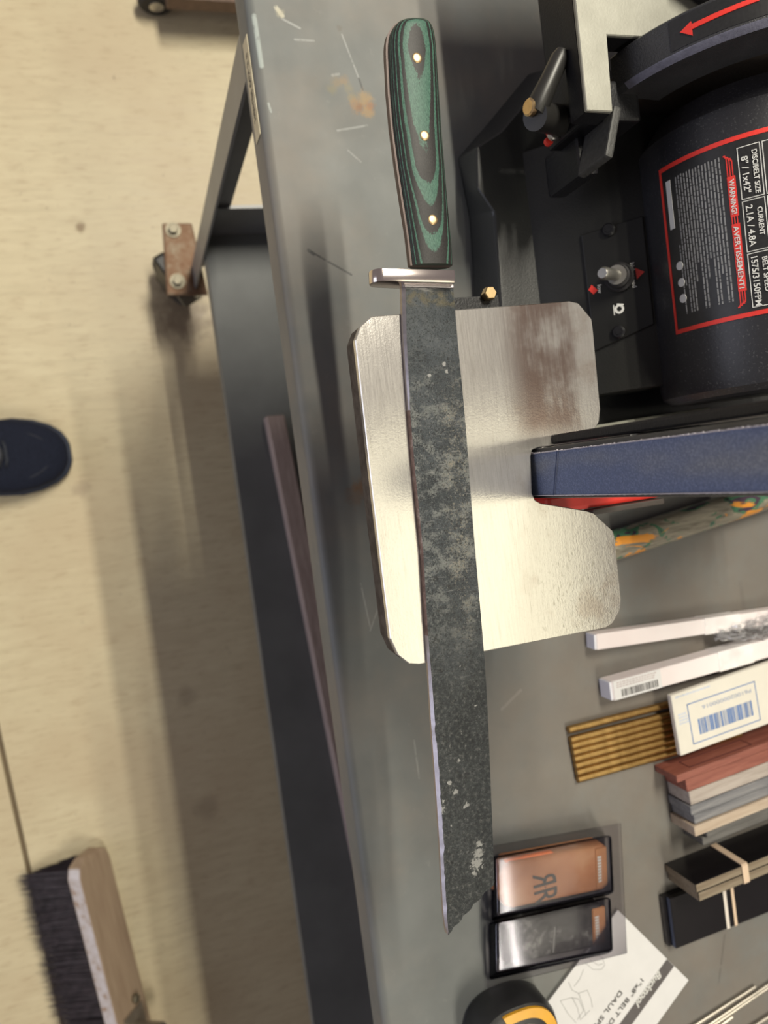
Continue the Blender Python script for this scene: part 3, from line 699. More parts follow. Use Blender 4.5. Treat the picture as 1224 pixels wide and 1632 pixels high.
# handle scales, tang, pins
hl = [(640, 38), (626, 47), (615, 64), (613, 90), (616, 150), (621, 205), (629, 265), (638, 325), (646, 375), (652, 417)]
hr = [(664, 36), (678, 38), (686, 52), (690, 75), (695, 140), (700, 215), (706, 285), (712, 350), (716, 390), (718, 417)]
def arc_y(poly, t_):
    k = t_*(len(poly)-1); i = min(int(k), len(poly)-2); fr = k-i
    return tuple(poly[i][q] + (poly[i+1][q]-poly[i][q])*fr for q in (0, 1))
zc = T+TH/2
def handle_sections(side):
    out = []
    for k in range(61):
        y = 36.5 + (425-36.5)*(k/60)**1.25
        def xl_(y):
            p = [(640, 36.4), (632, 39), (626, 43), (620, 50), (615, 60), (613, 75), (613, 90), (616, 150), (621, 205), (629, 265), (638, 325), (646, 375), (652, 425.1)]
            return lerp_poly([(a+3.5, b_) for a, b_ in p], y)
        def xr_(y):
            return lerp_poly([(664, 36.4), (674, 38), (681, 43), (686, 52), (689, 64), (691, 80), (695, 140), (700, 215), (706, 285), (712, 350), (716, 390), (718, 425.1)], y)
        a, c_ = K(xl_(y), y, zc), K(xr_(y), y, zc)
        out.append((a, c_, y))
    return out
HB = .0098                                                  # height of the black core layer above the blade's middle
HP = [(36.4, .0), (40, .0072), (45, HB-.0008), (50, HB), (90, HB+.00035), (135, HB), (275, HB-.0008), (312, HB-.0015), (345, HB-.0020), (425.2, HB-.0032)]
def crown(y):
    for (ya, ha), (yb, hb) in zip(HP, HP[1:]):
        if ya <= y <= yb: return ha + (hb-ha)*(y-ya)/(yb-ya)
    return HP[-1][1]
def sec_h(y): return crown(y)
def sec_pts(a, c_, y, sgn):
    m_ = (a+c_)/2; h = (c_-a)/2; n_ = 28; pts = []; H_ = max(TH/2+.0002, crown(y))
    for k in range(n_+1):
        th = math.pi*k/n_; ce, se = math.cos(th), math.sin(th)
        x_ = math.copysign(abs(ce)**.85, ce); z_ = abs(se)**.92
        pts.append(m_ - h*x_ + Vector((0, 0, sgn*(TH/2 + z_*(H_-TH/2)))))
    return [Vector((p.x, p.y, p.z)) for p in pts]
t = NT('green_black_micarta'); X = t.sep()
warp = t.noise(38, 3, .55, t.mapc((.6, 1, .3), (3.3, 1.7, 0))); fz = t.noise(900, 3, .6)
g_ = t.math('ADD', t.math('ADD', X[2], t.math('MULTIPLY', t.math('SUBTRACT', warp, .5), .0010)), t.math('MULTIPLY', t.math('SUBTRACT', fz, .5), .00022))
dp = t.math('MULTIPLY', t.math('SUBTRACT', TH/2+HB, g_), 1/.00130)          # depth below the core, in layer pairs
ph = t.math('FRACT', t.math('ADD', dp, 5.0)); thr = t.math('MAXIMUM', t.math('SUBTRACT', .62, t.math('MULTIPLY', dp, .17)), .25)
isg = t.math('SUBTRACT', 1.0, t.step(t.math('SUBTRACT', ph, thr), -.03, .04), clamp=True)
isg = t.math('MULTIPLY', isg, t.step(dp, -.02, .02))
weave = t.noise(900, 2, .5, t.mapc((1, 2.4, 1)))
green = t.ramp(weave, [(.3, (.028, .080, .060)), (.7, (.078, .168, .125))])
blk = t.ramp(weave, [(.3, (.012, .011, .011)), (.7, (.030, .027, .027))])
t.set(col=t.mix(isg, blk, green), rough=.5, spec=.35)
MAT['micarta'] = t.m
secs = handle_sections(1)
for sgn in (1, -1):
    b = loft([sec_pts(a, c_, ek, sgn) for a, c_, ek in secs], cap=True)
    obj('handle_scale', b, MAT['micarta'], kn, local=True, smooth=50, label='layered green and black handle scale')
MAT['tang'] = plain('tang_steel', (.095, .068, .062), .5, .3, .15, 200)
tg = [(a-(c_-a).normalized()*.0013) for a, c_, ek in secs] + [(c_+(c_-a).normalized()*.0002) for a, c_, ek in secs][::-1]
obj('tang', prism([(p.x, p.y) for p in tg], .0002, TH-.0002), MAT['tang'], kn, local=True)
def scale_z(px, py):
    q = K(px, py, T+TH/2+crown(py))
    a, c_, y_ = min(secs, key=lambda s_: abs((s_[0].x+s_[1].x)/2-q.x))
    m_ = (a+c_)/2; h = (c_-a).length/2; s_ = max(-.95, min(.95, (q.y-m_.y)/h)); ce = abs(s_)**(1/.85); se = math.sqrt(max(0, 1-ce*ce))
    return q, TH/2 + TH/2 + (se**.92)*(crown(y_)-TH/2)
MAT['pin'] = plain('brass_pin', (.60, .44, .25), .42, 1, .08, 300)
for px, py in [(665, 92), (677, 216), (690, 350)]:
    q, z = scale_z(px, py)
    b = cyl((q.x, q.y, z-.004), (q.x, q.y, z+.0005), .0029, 24, prof=[(0, .0029), (.90, .0029), (.97, .0026), (1, .0015)])
    obj('brass_pin', b, MAT['pin'], kn, local=True, smooth=40)
# guard
gz = TH/2; g0, g1 = K(594, 431, T+.009), K(722, 428, T+.009)
gw = .0036; gx = (g0.x+g1.x)/2 + .0035
pts = []
for k in range(13): a = math.pi*(.5+k/12); pts.append((g0.y+.0062+.0062*math.cos(a), gz+.0072*math.sin(a)*1.0))
pts += [(g1.y, gz-.0085), (g1.y+.0004, gz+.0085)]
b = loft([[Vector((x, y, z)) for y, z in pts] for x in (gx-gw, gx+gw)]); bevel(b, .0008, 2, 40)
obj('guard', b, plain('polished_guard', (.74, .66, .62), .14, 1, .06, 40), kn, local=True, smooth=30)
ca, cb = K(641, 452, T+TH), K(722, 452, T+TH)
obj('ricasso_weld', box((gx+gw-.0005, ca.y+.0005, .0004), (gx+gw+.0016, cb.y+.0004, TH+.0008), .0007, 2), MAT['bright'], kn, local=True)

# ------------------------------------------------------------------ things on the bench behind the grinder
# mottled rod
t = NT('camouflage_resin')
n1 = t.noise(38, 3, .5, t.mapc((1.6, .55, 1.2)), 1.2); n2 = t.noise(46, 3, .5, t.mapc((1.4, .7, 1), (5, 2, 1)), 1.5); ln = t.noise(60, 5, .6, t.mapc((5, .6, 3)), .8)
c = t.ramp(ln, [(.3, (.10, .085, .06)), (.5, (.22, .20, .15)), (.7, (.31, .28, .21))])
c = t.mix(t.step(n2, .56, .60), c, (.055, .15, .085)); c = t.mix(t.step(n2, .66, .69), c, (.05, .03, .05)); c = t.mix(t.step(n1, .57, .60), c, (.62, .25, .03))
t.set(col=c, rough=.3, coat=.4); MAT['camo'] = t.m
ra, rb = P(975, 878, .8125), P(1224, 782, .8125); ra = Vector((.0915, .325, B+.0127)); rb = Vector((.062, .56, B+.0127))
solo('mottled_rod', cyl(ra, rb, .0125, 28, bev=.0015), MAT['camo'], 'round rod mottled orange, green and brown lying behind the work rest', 'rod', smooth=40)
# translucent square tubes
t = NT('milky_plastic'); t.set(col=t.ramp(t.noise(12, 3), [(.3, (.72, .64, .64)), (.7, (.80, .75, .75))]), rough=.35, sss=.3, spec=.5); t.b.inputs['Subsurface Radius'].default_value = (.01, .008, .008); MAT['milky'] = t.m
t = NT('milky_plastic_end'); t.set(col=(.70, .70, .76), rough=.3, spec=.5); MAT['milky_end'] = t.m  # faint blue of the daylight baked into the end cap colour
MAT['paper'] = plain('white_paper', (.64, .635, .64), .6, 0, .03)
def bar_frame(o, d):
    d = Vector((d[0], d[1], 0)).normalized(); s_ = Vector((d.y, -d.x, 0))         # d along, s_ towards +x
    m = Matrix((d, s_, Vector((0, 0, 1)))).transposed().to_4x4(); m.translation = Vector(o); return m
def square_tube(o, d, L, w, label):
    m = bar_frame(o, d); th = thing('square_tube', label, 'tube', group='milky square tubes on the bench', mat4=m)
    obj('body', box((0.002, 0, .0003), (L, w, w), .0012, 2), MAT['milky'], th, local=True)
    obj('end_cap', box((0, .0004, .0007), (.0022, w-.0004, w-.0004), .0008, 2), MAT['milky_end'], th, local=True)
    obj('sleeve', box((L*.46, -.0006, .0004), (L*.62, w+.0006, w+.0006), .001, 2), plain('clear_sleeve', (.78, .74, .74), .25), th, local=True)
    return th, m
tA = P(952, 1010, B+.0135); tB = P(1224, 972, B+.0135)
square_tube((tA.x, tA.y-.003, B), tB-tA, .24, .0135, 'milky white plastic square tube nearest the work rest')
tA = P(976, 1086, B+.0165); tB = P(1224, 1019, B+.0165)
th2, m2 = square_tube((tA.x, tA.y-.003, B), tB-tA, .24, .0165, 'milky white plastic square tube with barcode label, beside the brass rods')
lbm = obj('barcode_label', box((.003, .0003, .0166), (.050, .0162, .0170)), MAT['paper'], th2, local=True)
b = BM(); rs = random.Random(2); x = .010
while x < .046:
    w = rs.choice((.0004, .0006, .0010)); box((x, .0085, .0170), (x+w, .0145, .0172), bm=b); x += w+rs.choice((.0004, .0006, .0009))
obj('barcode', b, MAT['dark_ink'], lbm, local=True)
b = BM()
for k in range(3):
    x = .006
    while x < .044:
        w = rs.uniform(.001, .003); box((x, .0018+.0018*k, .0170), (x+w, .0026+.0018*k, .0172), bm=b); x += w+.0008
obj('label_print', b, plain('faded_ink', (.45, .38, .38), .6), lbm, local=True, kind='stuff')
# crumpled clear wrap between the tubes
t = NT('clear_wrap'); mx = t.n('ShaderNodeMixShader'); gl = t.n('ShaderNodeBsdfGlossy'); tr = t.n('ShaderNodeBsdfTransparent')
gl.inputs['Roughness'].default_value = .12; gl.inputs['Color'].default_value = (.4, .4, .45, 1); tr.inputs['Color'].default_value = (.93, .92, .93, 1)
fz = t.n('ShaderNodeFresnel'); fz.inputs[0].default_value = 1.4
t.put(mx.inputs[0], t.math('ADD', fz.outputs[0], .0, clamp=True)); t.t.links.new(tr.outputs[0], mx.inputs[1]); t.t.links.new(gl.outputs[0], mx.inputs[2])
t.t.links.new(mx.outputs[0], t.t.nodes['Material Output'].inputs[0]); MAT['clear'] = t.m
t = NT('crinkled_film'); mx = t.n('ShaderNodeMixShader'); gl = t.n('ShaderNodeBsdfGlossy'); tr = t.n('ShaderNodeBsdfTransparent'); df = t.n('ShaderNodeBsdfDiffuse'); m2_ = t.n('ShaderNodeMixShader')
gl.inputs['Roughness'].default_value = .08; df.inputs['Color'].default_value = (.85, .85, .88, 1)
m2_.inputs[0].default_value = .5; t.t.links.new(gl.outputs[0], m2_.inputs[1]); t.t.links.new(df.outputs[0], m2_.inputs[2])
mx.inputs[0].default_value = .28; t.t.links.new(tr.outputs[0], mx.inputs[1]); t.t.links.new(m2_.outputs[0], mx.inputs[2]); t.t.links.new(mx.outputs[0], t.t.nodes['Material Output'].inputs[0]); MAT['film'] = t.m
wa = P(1138, 1018, B+.012); b = BM(); N_ = 26
g2 = [[b.verts.new((wa.x-.004 + .020*(i/N_-.35)*(0.35+j/N_) + .004*mnoise.noise(Vector((i*.5, j*.5, 2))), wa.y + .075*j/N_, B+.010 + .009*(.5+mnoise.noise(Vector((i*.33, j*.33, 7)))) + .006*mnoise.noise(Vector((i*.9, j*.9, 3))))) for j in range(N_+1)] for i in range(N_+1)]
for i in range(N_):
    for j in range(N_): b.faces.new((g2[i][j], g2[i+1][j], g2[i+1][j+1], g2[i][j+1]))
bmesh.ops.solidify(b, geom=b.faces[:], thickness=.0004)
solo('plastic_wrap', b, MAT['film'], 'crumpled clear plastic wrap between the two milky tubes', 'plastic wrap')
# brass rods
t = NT('brass_rod'); t.set(col=t.ramp(t.noise(90, 5, .7), [(.3, (.28, .165, .055)), (.7, (.50, .32, .12))]), rough=.35, metal=.9); MAT['brass_rod'] = t.m
ga, gb, gc = P(905, 1163, B+.003), P(921, 1249, B+.003), P(1070, 1121, B+.003)
gd_ = Vector((gc.x-ga.x, gc.y-ga.y, 0)).normalized()
proto = None
names = ['brass rod lying a little apart at the grinder side of the row'] + ['brass rod in the tight row under the cream carton, %s from the separate rod' % s_ for s_ in ('first', 'second', 'third', 'fourth', 'fifth')] + ['brass rod in the tight row, last but one before the red wood slab', 'brass rod at the red wood slab end of the row']
for k in range(8):
    f_ = [0, .185, .30, .42, .54, .665, .79, .92][k]
    p = ga.lerp(gb, f_); p.z = B
    m = bar_frame(p, gd_)
    if proto is None:
        b = cyl((0, 0, .0031), (.17, 0, .0031), .003, 14, bev=.0004)
        o = obj('brass_rod', b, MAT['brass_rod'], None, smooth=40); proto = o
    else:
        o = proto.copy(); COL.objects.link(o)
    o.matrix_world = m; o['label'] = names[k]; o['category'] = 'rod'; o['group'] = 'brass rods on the bench'
# white box with the blue barcode
ba, bb_, bc = P(1069, 1109, .822), P(1083, 1206, .822), P(1205, 1063, .822)
bd = Vector((bc.x-ba.x, bc.y-ba.y, 0)).normalized()
CZ = B+.0168
m = bar_frame((ba.x, ba.y, CZ), bd); W_ = abs((bar_frame((0, 0, 0), bd).inverted() @ (bb_-ba)).y)
MAT['carton'] = plain('cream_carton', (.66, .63, .56), .55, 0, .03)
bx = thing('parts_box', 'small cream carton with blue framed barcode, lying above the brass rods', 'box', mat4=m)
H_ = .0052
obj('carton', box((0, 0, 0), (.145, W_, H_), .0006, 1), MAT['carton'], bx, local=True)
def on_box(px, py): return m.inverted() @ P(px, py, CZ+H_)
fr = [on_box(*q) for q in [(1095, 1122), (1204, 1085), (1211, 1148), (1104, 1187)]]
x0, x1 = (fr[0].x+fr[3].x)/2, (fr[1].x+fr[2].x)/2; y0, y1 = (fr[0].y+fr[1].y)/2, (fr[2].y+fr[3].y)/2
b = BM(); e = .0008
for q in ((x0, y0, x1, y0+e), (x0, y1-e, x1, y1), (x0, y0, x0+e, y1), (x1-e, y0, x1, y1)): box((q[0], q[1], H_), (q[2], q[3], H_+.0002), bm=b)
pr = obj('printed_frame', b, MAT['blue_ink'], bx, local=True)
b = BM(); rs = random.Random(9); x = x0+.0085; xe = x1-.006
while x < xe:
    w = rs.choice((.0004, .0006, .0011, .0018)); box((x, y0+(y1-y0)*.44, H_), (min(x+w, xe), y0+(y1-y0)*.82, H_+.0002), bm=b); x += w+rs.choice((.0004, .0006, .001))
obj('barcode', b, MAT['blue_ink'], bx, local=True)
tb = text_bm('P6100200000016', .0048, align='LEFT', width=(x1-x0)*.72)
tb.transform(rot_frame(Vector((x1-.005, y0+(y1-y0)*.15, H_+.0002)), (-1, 0, 0), (0, 1, 0)))
for v in tb.verts: v.co.z = H_+.0001 if v.co.z < H_+.0002 else H_+.0003
obj('box_lettering', tb, plain('pale_blue_ink', (.35, .40, .52), .6), bx, local=True)
b = BM()
for k in range(4):
    x = .004
    while x < .0125: w = rs.uniform(.001, .003); box((x, y0+.006+.0026*k, H_), (x+w, y0+.0075+.0026*k, H_+.0002), bm=b); x += w+.0007
x = .004
while x < .040: w = rs.uniform(.001, .004); box((x, .0022, H_), (x+w, .0036, H_+.0002), bm=b); x += w+.0007
obj('small_print', b, plain('faint_blue_ink', (.48, .53, .63), .6), bx, local=True, kind='stuff')

# ------------------------------------------------------------------ wood slabs standing on edge
def wood(name, c1, c2, c3, sc=60, rough=.55):
    t = NT(name); n = t.noise(sc, 6, .65, t.mapc((.35, 5, 3)), .6)
    t.set(col=t.ramp(n, [(.28, c1), (.5, c2), (.74, c3)]), rough=rough); t.bump(n, .1, .0005); return t.m
MAT['red_wood'] = wood('red_wood', (.15, .045, .032), (.24, .078, .055), (.33, .125, .090), 45)
MAT['pale_wood'] = wood('pale_grey_wood', (.26, .22, .19), (.37, .32, .285), (.46, .41, .37), 45)
MAT['slate_wood'] = wood('slate_grey_wood', (.10, .10, .11), (.17, .17, .18), (.27, .26, .26), 55)
MAT['tan_wood'] = wood('tan_wood', (.33, .25, .18), (.43, .34, .26), (.50, .42, .33), 40)
MAT['char_wood'] = wood('charcoal_wood', (.07, .068, .065), (.105, .10, .095), (.15, .145, .135), 70)
MAT['sheen_black'] = plain('glossy_black', (.006, .005, .006), .22, 0, .2, 30)
MAT['umber'] = wood('umber_edge', (.13, .095, .06), (.20, .155, .105), (.27, .225, .16), 40)
ro = P(1078, 1237, .829); rd = Vector((P(1224, 1183, .829)-ro)[:2])
rm = bar_frame((ro.x, ro.y, B), rd)
def slab(v0, w0, th_, h, L, mats, label, edge=None, z=0):
    m = rm @ Matrix.Translation((v0, w0, z))
    b = box((0, 0, .0003), (L, th_, h), .0005, 1)
    if edge is not None:
        b.normal_update()
        for f_ in b.faces:
            if f_.normal.z > .8 or abs(f_.normal.x) > .8: f_.material_index = 1
    o = obj('wood_block', b, mats, None); o.matrix_world = m; WM[o] = m
    o['label'] = label; o['category'] = 'wood block'; o['group'] = 'handle slabs standing on edge'
    return o
r1 = slab(0, 0, .0062, .029, .14, MAT['red_wood'], 'thin red wood slab standing on edge against the cream carton, outlined mark on its face')
b = BM(); e = .0006
for q in ((.018, .010, .085, .010+e), (.018, .023, .085, .023+e), (.018, .010, .018+e, .0236), (.085-e, .010, .085, .0236)): box((q[0], -.0003, q[1]), (q[2], .0002, q[3]), bm=b)
obj('outlined_mark', b, plain('dark_red_ink', (.06, .012, .016), .5), r1, local=True)
slab(.0085, .0066, .0105, .0285, .13, MAT['red_wood'], 'thicker red wood slab standing on edge, second from the cream carton')
slab(.0100, .0175, .0118, .0285, .13, MAT['pale_wood'], 'pale grey wood slab standing on edge next to the red slabs')
slab(.0085, .0298, .0082, .0290, .13, MAT['slate_wood'], 'slate grey streaked slab standing on edge beside the pale grey slab')
slab(.0105, .0383, .0078, .0290, .13, MAT['slate_wood'], 'slate grey streaked slab standing on edge beside the tan slab')
slab(.0075, .0465, .0088, .0310, .13, MAT['tan_wood'], 'tan wood slab standing on edge beside the charcoal slab')
slab(.0220, .0557, .0070, .0270, .12, MAT['char_wood'], 'charcoal wood slab standing on edge beside the tan slab')
slab(.0185, .0630, .0070, .0245, .12, MAT['char_wood'], 'lowest charcoal wood slab, next to the banded black pair')
RUB = plain('tan_rubber', (.62, .47, .34), .6, 0, .08); RUBW = plain('white_rubber', (.66, .60, .54), .6, 0, .06)
ro = P(1108, 1410, .839); rd = Vector((P(1207, 1370, .839)-ro)[:2]); rm = bar_frame((ro.x, ro.y, B), rd)
slab(0, 0, .0074, .039, .14, [MAT['sheen_black'], MAT['umber']], 'black slab with umber edge standing in a rubber band, nearer the charcoal slabs', edge=1)
slab(.0016, .0076, .0080, .0389, .14, [MAT['sheen_black'], MAT['umber']], 'black slab with umber edge standing in a rubber band, nearer the flat slabs', edge=1)
def band(m, x, w, lo, hi, mat, label, tilt=0):
    (y0, z0), (y1, z1) = lo, hi; g = .0007
    pth = [(y0-g, z0), (y0-g, z1), (y0, z1+g), (y1, z1+g), (y1+g, z1), (y1+g, z0), (y1, z0-g*.3), (y0, z0-g*.3)]
    b = BM(); n = len(pth); outer, inner = [], []
    def ring(g_, s_):
        q = [(y0-g_, z0), (y0-g_, z1-.0005), (y0+.0005-g_*.3, z1+g_), (y1-.0005, z1+g_), (y1+g_, z1-.0005), (y1+g_, z0)]
        return [Vector((x + s_*w/2 + tilt*(z_-z0) + .0008*math.sin(9*z_*100), y_, z_)) for y_, z_ in q]
    R_ = [ring(.0002, -1), ring(.0010, -1), ring(.0010, 1), ring(.0002, 1)]
    for a in range(4):
        A, C_ = R_[a], R_[(a+1) % 4]
        for i in range(len(A)-1):
            b.faces.new([b.verts.new(p) for p in (A[i], A[i+1], C_[i+1], C_[i])])
    bmesh.ops.remove_doubles(b, verts=b.verts, dist=1e-6); bmesh.ops.recalc_face_normals(b, faces=b.faces)
    b.transform(m); solo('rubber_band', b, mat, label, 'rubber band', 'rubber bands round the slabs')
band(rm, .0515, .0062, (0, .0012), (.0156, .039), RUB, 'wide tan rubber band round the standing black pair of slabs')
fa, fb, fc_ = P(1065, 1434, .811), P(1074, 1516, .811), P(1167, 1479, .811)
fd = Vector((fc_.x-fb.x, fc_.y-fb.y)); FW = .0455
fm = bar_frame((fa.x, fa.y, B), fd)
for k, (v0, z0, lb_) in enumerate([(-.0015, .0004, 'lower of two flat black slabs held by rubber bands'), (.002, .0056, 'upper of two flat black slabs held by rubber bands')]):
    b = box((0, 0, 0), (.14, FW, .005), .0004, 1); b.normal_update()
    for f_ in b.faces:
        if f_.normal.x < -.8: f_.material_index = 1
    o = obj('wood_block', b, [MAT['sheen_black'], plain('bluish_end', (.10, .12, .18), .5) if k else MAT['char_wood']], None)  # upper slab's end: bluish daylight painted into its colour
    o.matrix_world = fm @ Matrix.Translation((v0, 0, z0)); WM[o] = o.matrix_world; o['label'] = lb_; o['category'] = 'wood block'; o['group'] = 'flat black slabs'
band(fm, .0585, .0034, (0, .0008), (FW, .0106), RUBW, 'pale rubber band round the flat black slabs, nearer their bluish end')
band(fm, .0670, .0030, (0, .0008), (FW, .0106), RUB, 'tan rubber band round the flat black slabs, farther from their bluish end')

# ------------------------------------------------------------------ clamshell pack with two leather pouches
pk = [P2(770, 1347, B), P2(985, 1309, B), P2(995, 1515, B), P2(773, 1570, B)]
o_ = Vector(pk[0]); d_ = (Vector(pk[1])-Vector(pk[0])).normalized()
pm = bar_frame((o_.x, o_.y, B+.0034), d_); pi = pm.inverted()
t = NT('worn_brown_leather'); n = t.noise(22, 5, .6)
t.set(col=t.ramp(n, [(.3, (.30, .115, .045)), (.55, (.42, .19, .09)), (.75, (.52, .29, .16))]), rough=.42, spec=.35); t.bump(t.noise(300, 4), .2, .0006); MAT['leather'] = t.m
t = NT('scuffed_black_leather'); n = t.noise(40, 6, .7)
t.set(col=t.ramp(n, [(.45, (.014, .012, .013)), (.56, (.045, .043, .043)), (.68, (.22, .22, .21))]), rough=.45, spec=.3); MAT['dleather'] = t.m
MAT['tag'] = plain('tag_leather', (.44, .20, .085), .5, 0, .12)
def pix_local(q, z): p = pi @ P(q[0], q[1], z); return (p.x, p.y)
pz = B+.0034
def pouch(pix, label, mat, top, rnd):
    z1 = top-pz; th = thing('leather_pouch', label, 'pouch', group='leather pouches in the clear pack', mat4=pm @ Matrix.Translation((0, 0, .0012)))
    pts = [pix_local(q, top) for q in pix]
    b = prism(pts, 0, z1-.0012, .004, 4, None); obj('pouch_body', b, mat, th, local=True, smooth=50)
    return th, z1-.0012
top1 = .823
th, z1 = pouch([(811, 1374), (960, 1347), (969, 1350), (970, 1412), (962, 1419), (818, 1449), (802, 1444), (794, 1425), (795, 1395)], 'brown leather pouch with embossed double letter mark in the clear pack', MAT['leather'], top1, 1)
def pl2(q, top=top1): p = (pm @ Matrix.Translation((0, 0, .0012))).inverted() @ P(q[0], q[1], top); return Vector((p.x, p.y, z1))
obj('tag', prism([pl2(q)[:2] for q in [(948, 1353), (966, 1349), (968, 1411), (950, 1416)]], z1-.002, z1+.0006, .0005, 1), MAT['tag'], th, local=True)
def tag_print(corners, top, th_):
    c4 = [pl2(q, top) for q in corners]; b = BM(); n_ = 9
    for k in range(n_):
        f0, f1 = (k+.08)/n_, (k+.80)/n_
        q4 = [c4[0].lerp(c4[3], f0), c4[1].lerp(c4[2], f0), c4[1].lerp(c4[2], f1), c4[0].lerp(c4[3], f1)]
        join(b, prism([p[:2] for p in q4], z1+.0007, z1+.0010))
    obj('tag_print', b, MAT['white_ink'], th_, local=True, kind='stuff')
tag_print([(951, 1364), (957, 1363), (958, 1405), (953, 1407)], top1, th)
obj('orange_lining', prism([pl2(q)[:2] for q in [(806, 1374), (880, 1359), (888, 1362), (812, 1382)]], z1-.006, z1-.0022, .0006, 1), plain('orange', (.75, .17, .03), .5), th, local=True)
# double R mark: the first one mirrored
ctr = pl2((869, 1414)); right_ = (pl2((871, 1440))-pl2((866, 1385))).normalized(); upv = (pl2((889, 1411))-pl2((846, 1419))).normalized()
def letter(mir):
    b_ = text_bm('R', .02, bold=.0001); xs = [v.co.x for v in b_.verts]; ys_ = [v.co.y for v in b_.verts]; x0_, x1_, y0_, y1_ = min(xs), max(xs), min(ys_), max(ys_)
    for v in b_.verts:
        x_ = .0016 + (v.co.x-x0_)/(x1_-x0_)*.0108; v.co.x = -x_ if mir else x_; v.co.y = ((v.co.y-y0_)/(y1_-y0_)-.5)*.0205
    if mir: bmesh.ops.reverse_faces(b_, faces=b_.faces)
    return b_
tb = join(letter(False), letter(True))
bq = BM(); bmesh.ops.create_circle(bq, cap_ends=True, segments=10, radius=.0007); join(tb, bq)
tb.transform(rot_frame(ctr + Vector((0, 0, .0002)), right_, upv)); obj('embossed_mark', tb, MAT['dark_ink'], th, local=True)
top1 = .818
th, z1 = pouch([(806, 1474), (955, 1442), (964, 1446), (966, 1500), (958, 1508), (806, 1540), (797, 1533), (795, 1484)], 'scuffed black leather pouch with a brown tag in the clear pack', MAT['dleather'], top1, 1)
obj('tag', prism([pl2(q, top1)[:2] for q in [(943, 1449), (964, 1444), (966, 1502), (945, 1509)]], z1-.002, z1+.0008, .0008, 1), MAT['tag'], th, local=True)
tag_print([(947, 1460), (953, 1458), (955, 1498), (949, 1500)], top1, th)
obj('crease', prism([pl2(q, top1)[:2] for q in [(883, 1477), (885, 1477), (883, 1518), (880, 1518)]], z1-.001, z1+.0003), plain('scuff', (.16, .16, .155), .5), th, local=True)
# the clear shell
sh = thing('clamshell_pack', 'clear plastic clamshell pack over two leather pouches at the bench front', 'package', mat4=pm)
PL = (Vector(pk[1])-Vector(pk[0])).length; PW = (Vector(pk[3])-Vector(pk[0])).length
fp = [pi @ Vector((*q, pz)) for q in pk]
obj('flange', prism([(p.x, p.y) for p in fp], 0, .0005), MAT['clear'], sh, local=True)
def blister(pix, top, name='blister'):
    base = [Vector((*pix_local(q, pz), .0006)) for q in pix[0]]; tp_ = [Vector((*pix_local(q, top), top-pz)) for q in pix[1]]
    b = loft([base, tp_], cap=False); b.faces.new([v for v in b.verts if v.co.z > (top-pz)*.9] if False else [b.verts[i] for i in range(len(b.verts))][len(base):]) if False else None
    b.verts.ensure_lookup_table(); b.faces.new([b.verts[len(base)+i] for i in range(len(base))])
    bmesh.ops.recalc_face_normals(b, faces=b.faces); bevel(b, .003, 3, 25); bmesh.ops.solidify(b, geom=b.faces[:], thickness=.0004)
    obj(name, b, MAT['clear'], sh, local=True, smooth=40)
blister([[(780, 1365), (968, 1330), (974, 1425), (782, 1468)], [(790, 1366), (975, 1331), (979, 1423), (792, 1462)]], .8255)
blister([[(777, 1470), (968, 1428), (973, 1518), (779, 1562)], [(790, 1470), (974, 1430), (978, 1516), (791, 1552)]], .8205)

# ------------------------------------------------------------------ manual
A_, B_, D_ = P(985, 1451, B+.003), P(1094, 1567, B+.003), P(866, 1608, B+.003)
av = Vector((B_-A_)[:2]); r0 = Vector((D_-A_)[:2]); rdir = r0.normalized(); avn = Vector((rdir.y, -rdir.x)); avn = avn if avn.dot(av) > 0 else -avn
AW = av.length; ML = .19
mm = Matrix(((rdir.x, avn.x, 0), (rdir.y, avn.y, 0), (0, 0, 1))).to_4x4(); mm.translation = Vector((A_.x, A_.y, B))
mi = mm.inverted()
mn = thing('instruction_manual', 'white instruction booklet with dark title band, half under the clear pack', 'booklet', mat4=mm)
hgt = .0028
obj('pages', box((0, 0, .0002), (ML, AW, hgt-.0004), .0003, 1), plain('page_edges', (.30, .29, .28), .7), mn, local=True)
obj('cover', box((-.0002, -.0002, hgt-.0004), (ML, AW+.0002, hgt)), MAT['paper'], mn, local=True)
def on_m(px, py): q = mi @ P(px, py, B+hgt); return q
s0, s1 = on_m(1061, 1531).y, on_m(1072, 1543).y
bdm = obj('title_band', box((0, s0, hgt), (ML, s1, hgt+.0001)), plain('band_ink', (.085, .075, .075), .6), mn, local=True)
def mtext(s_, px, py, size, mat, width=None, shear=0, bold=.00005, name='cover_lettering'):
    q = on_m(px, py); tb = text_bm(s_, size, shear=shear, bold=bold, width=width, ext=.00008)
    mir = rdir.x*avn.y - rdir.y*avn.x
    mat4 = Matrix.Translation((q.x, q.y, hgt+.0003))
    tb.transform(mat4); obj(name, tb, mat, mn, local=True)
mtext('1"x8" BELT DISC', 1023, 1556, .0062, MAT['dark_ink'], .058)
mtext('DAUL SPEED', 988, 1577, .0062, MAT['dark_ink'], .048)
lo2, lo3 = on_m(1055, 1549), on_m(1014, 1601)
mtext('Bucktool', 1050, 1545.5, .0088, MAT['white_ink'], (lo3-lo2).length, .35, .00022, 'logo_lettering')
b = BM()
def stroke(pix, w=.0006):
    pts = [on_m(*q) for q in pix]; pts = [Vector((p.x, p.y, hgt)) for p in pts]; join(b, ribbon(pts, w, (0, 0, 1), .0002))
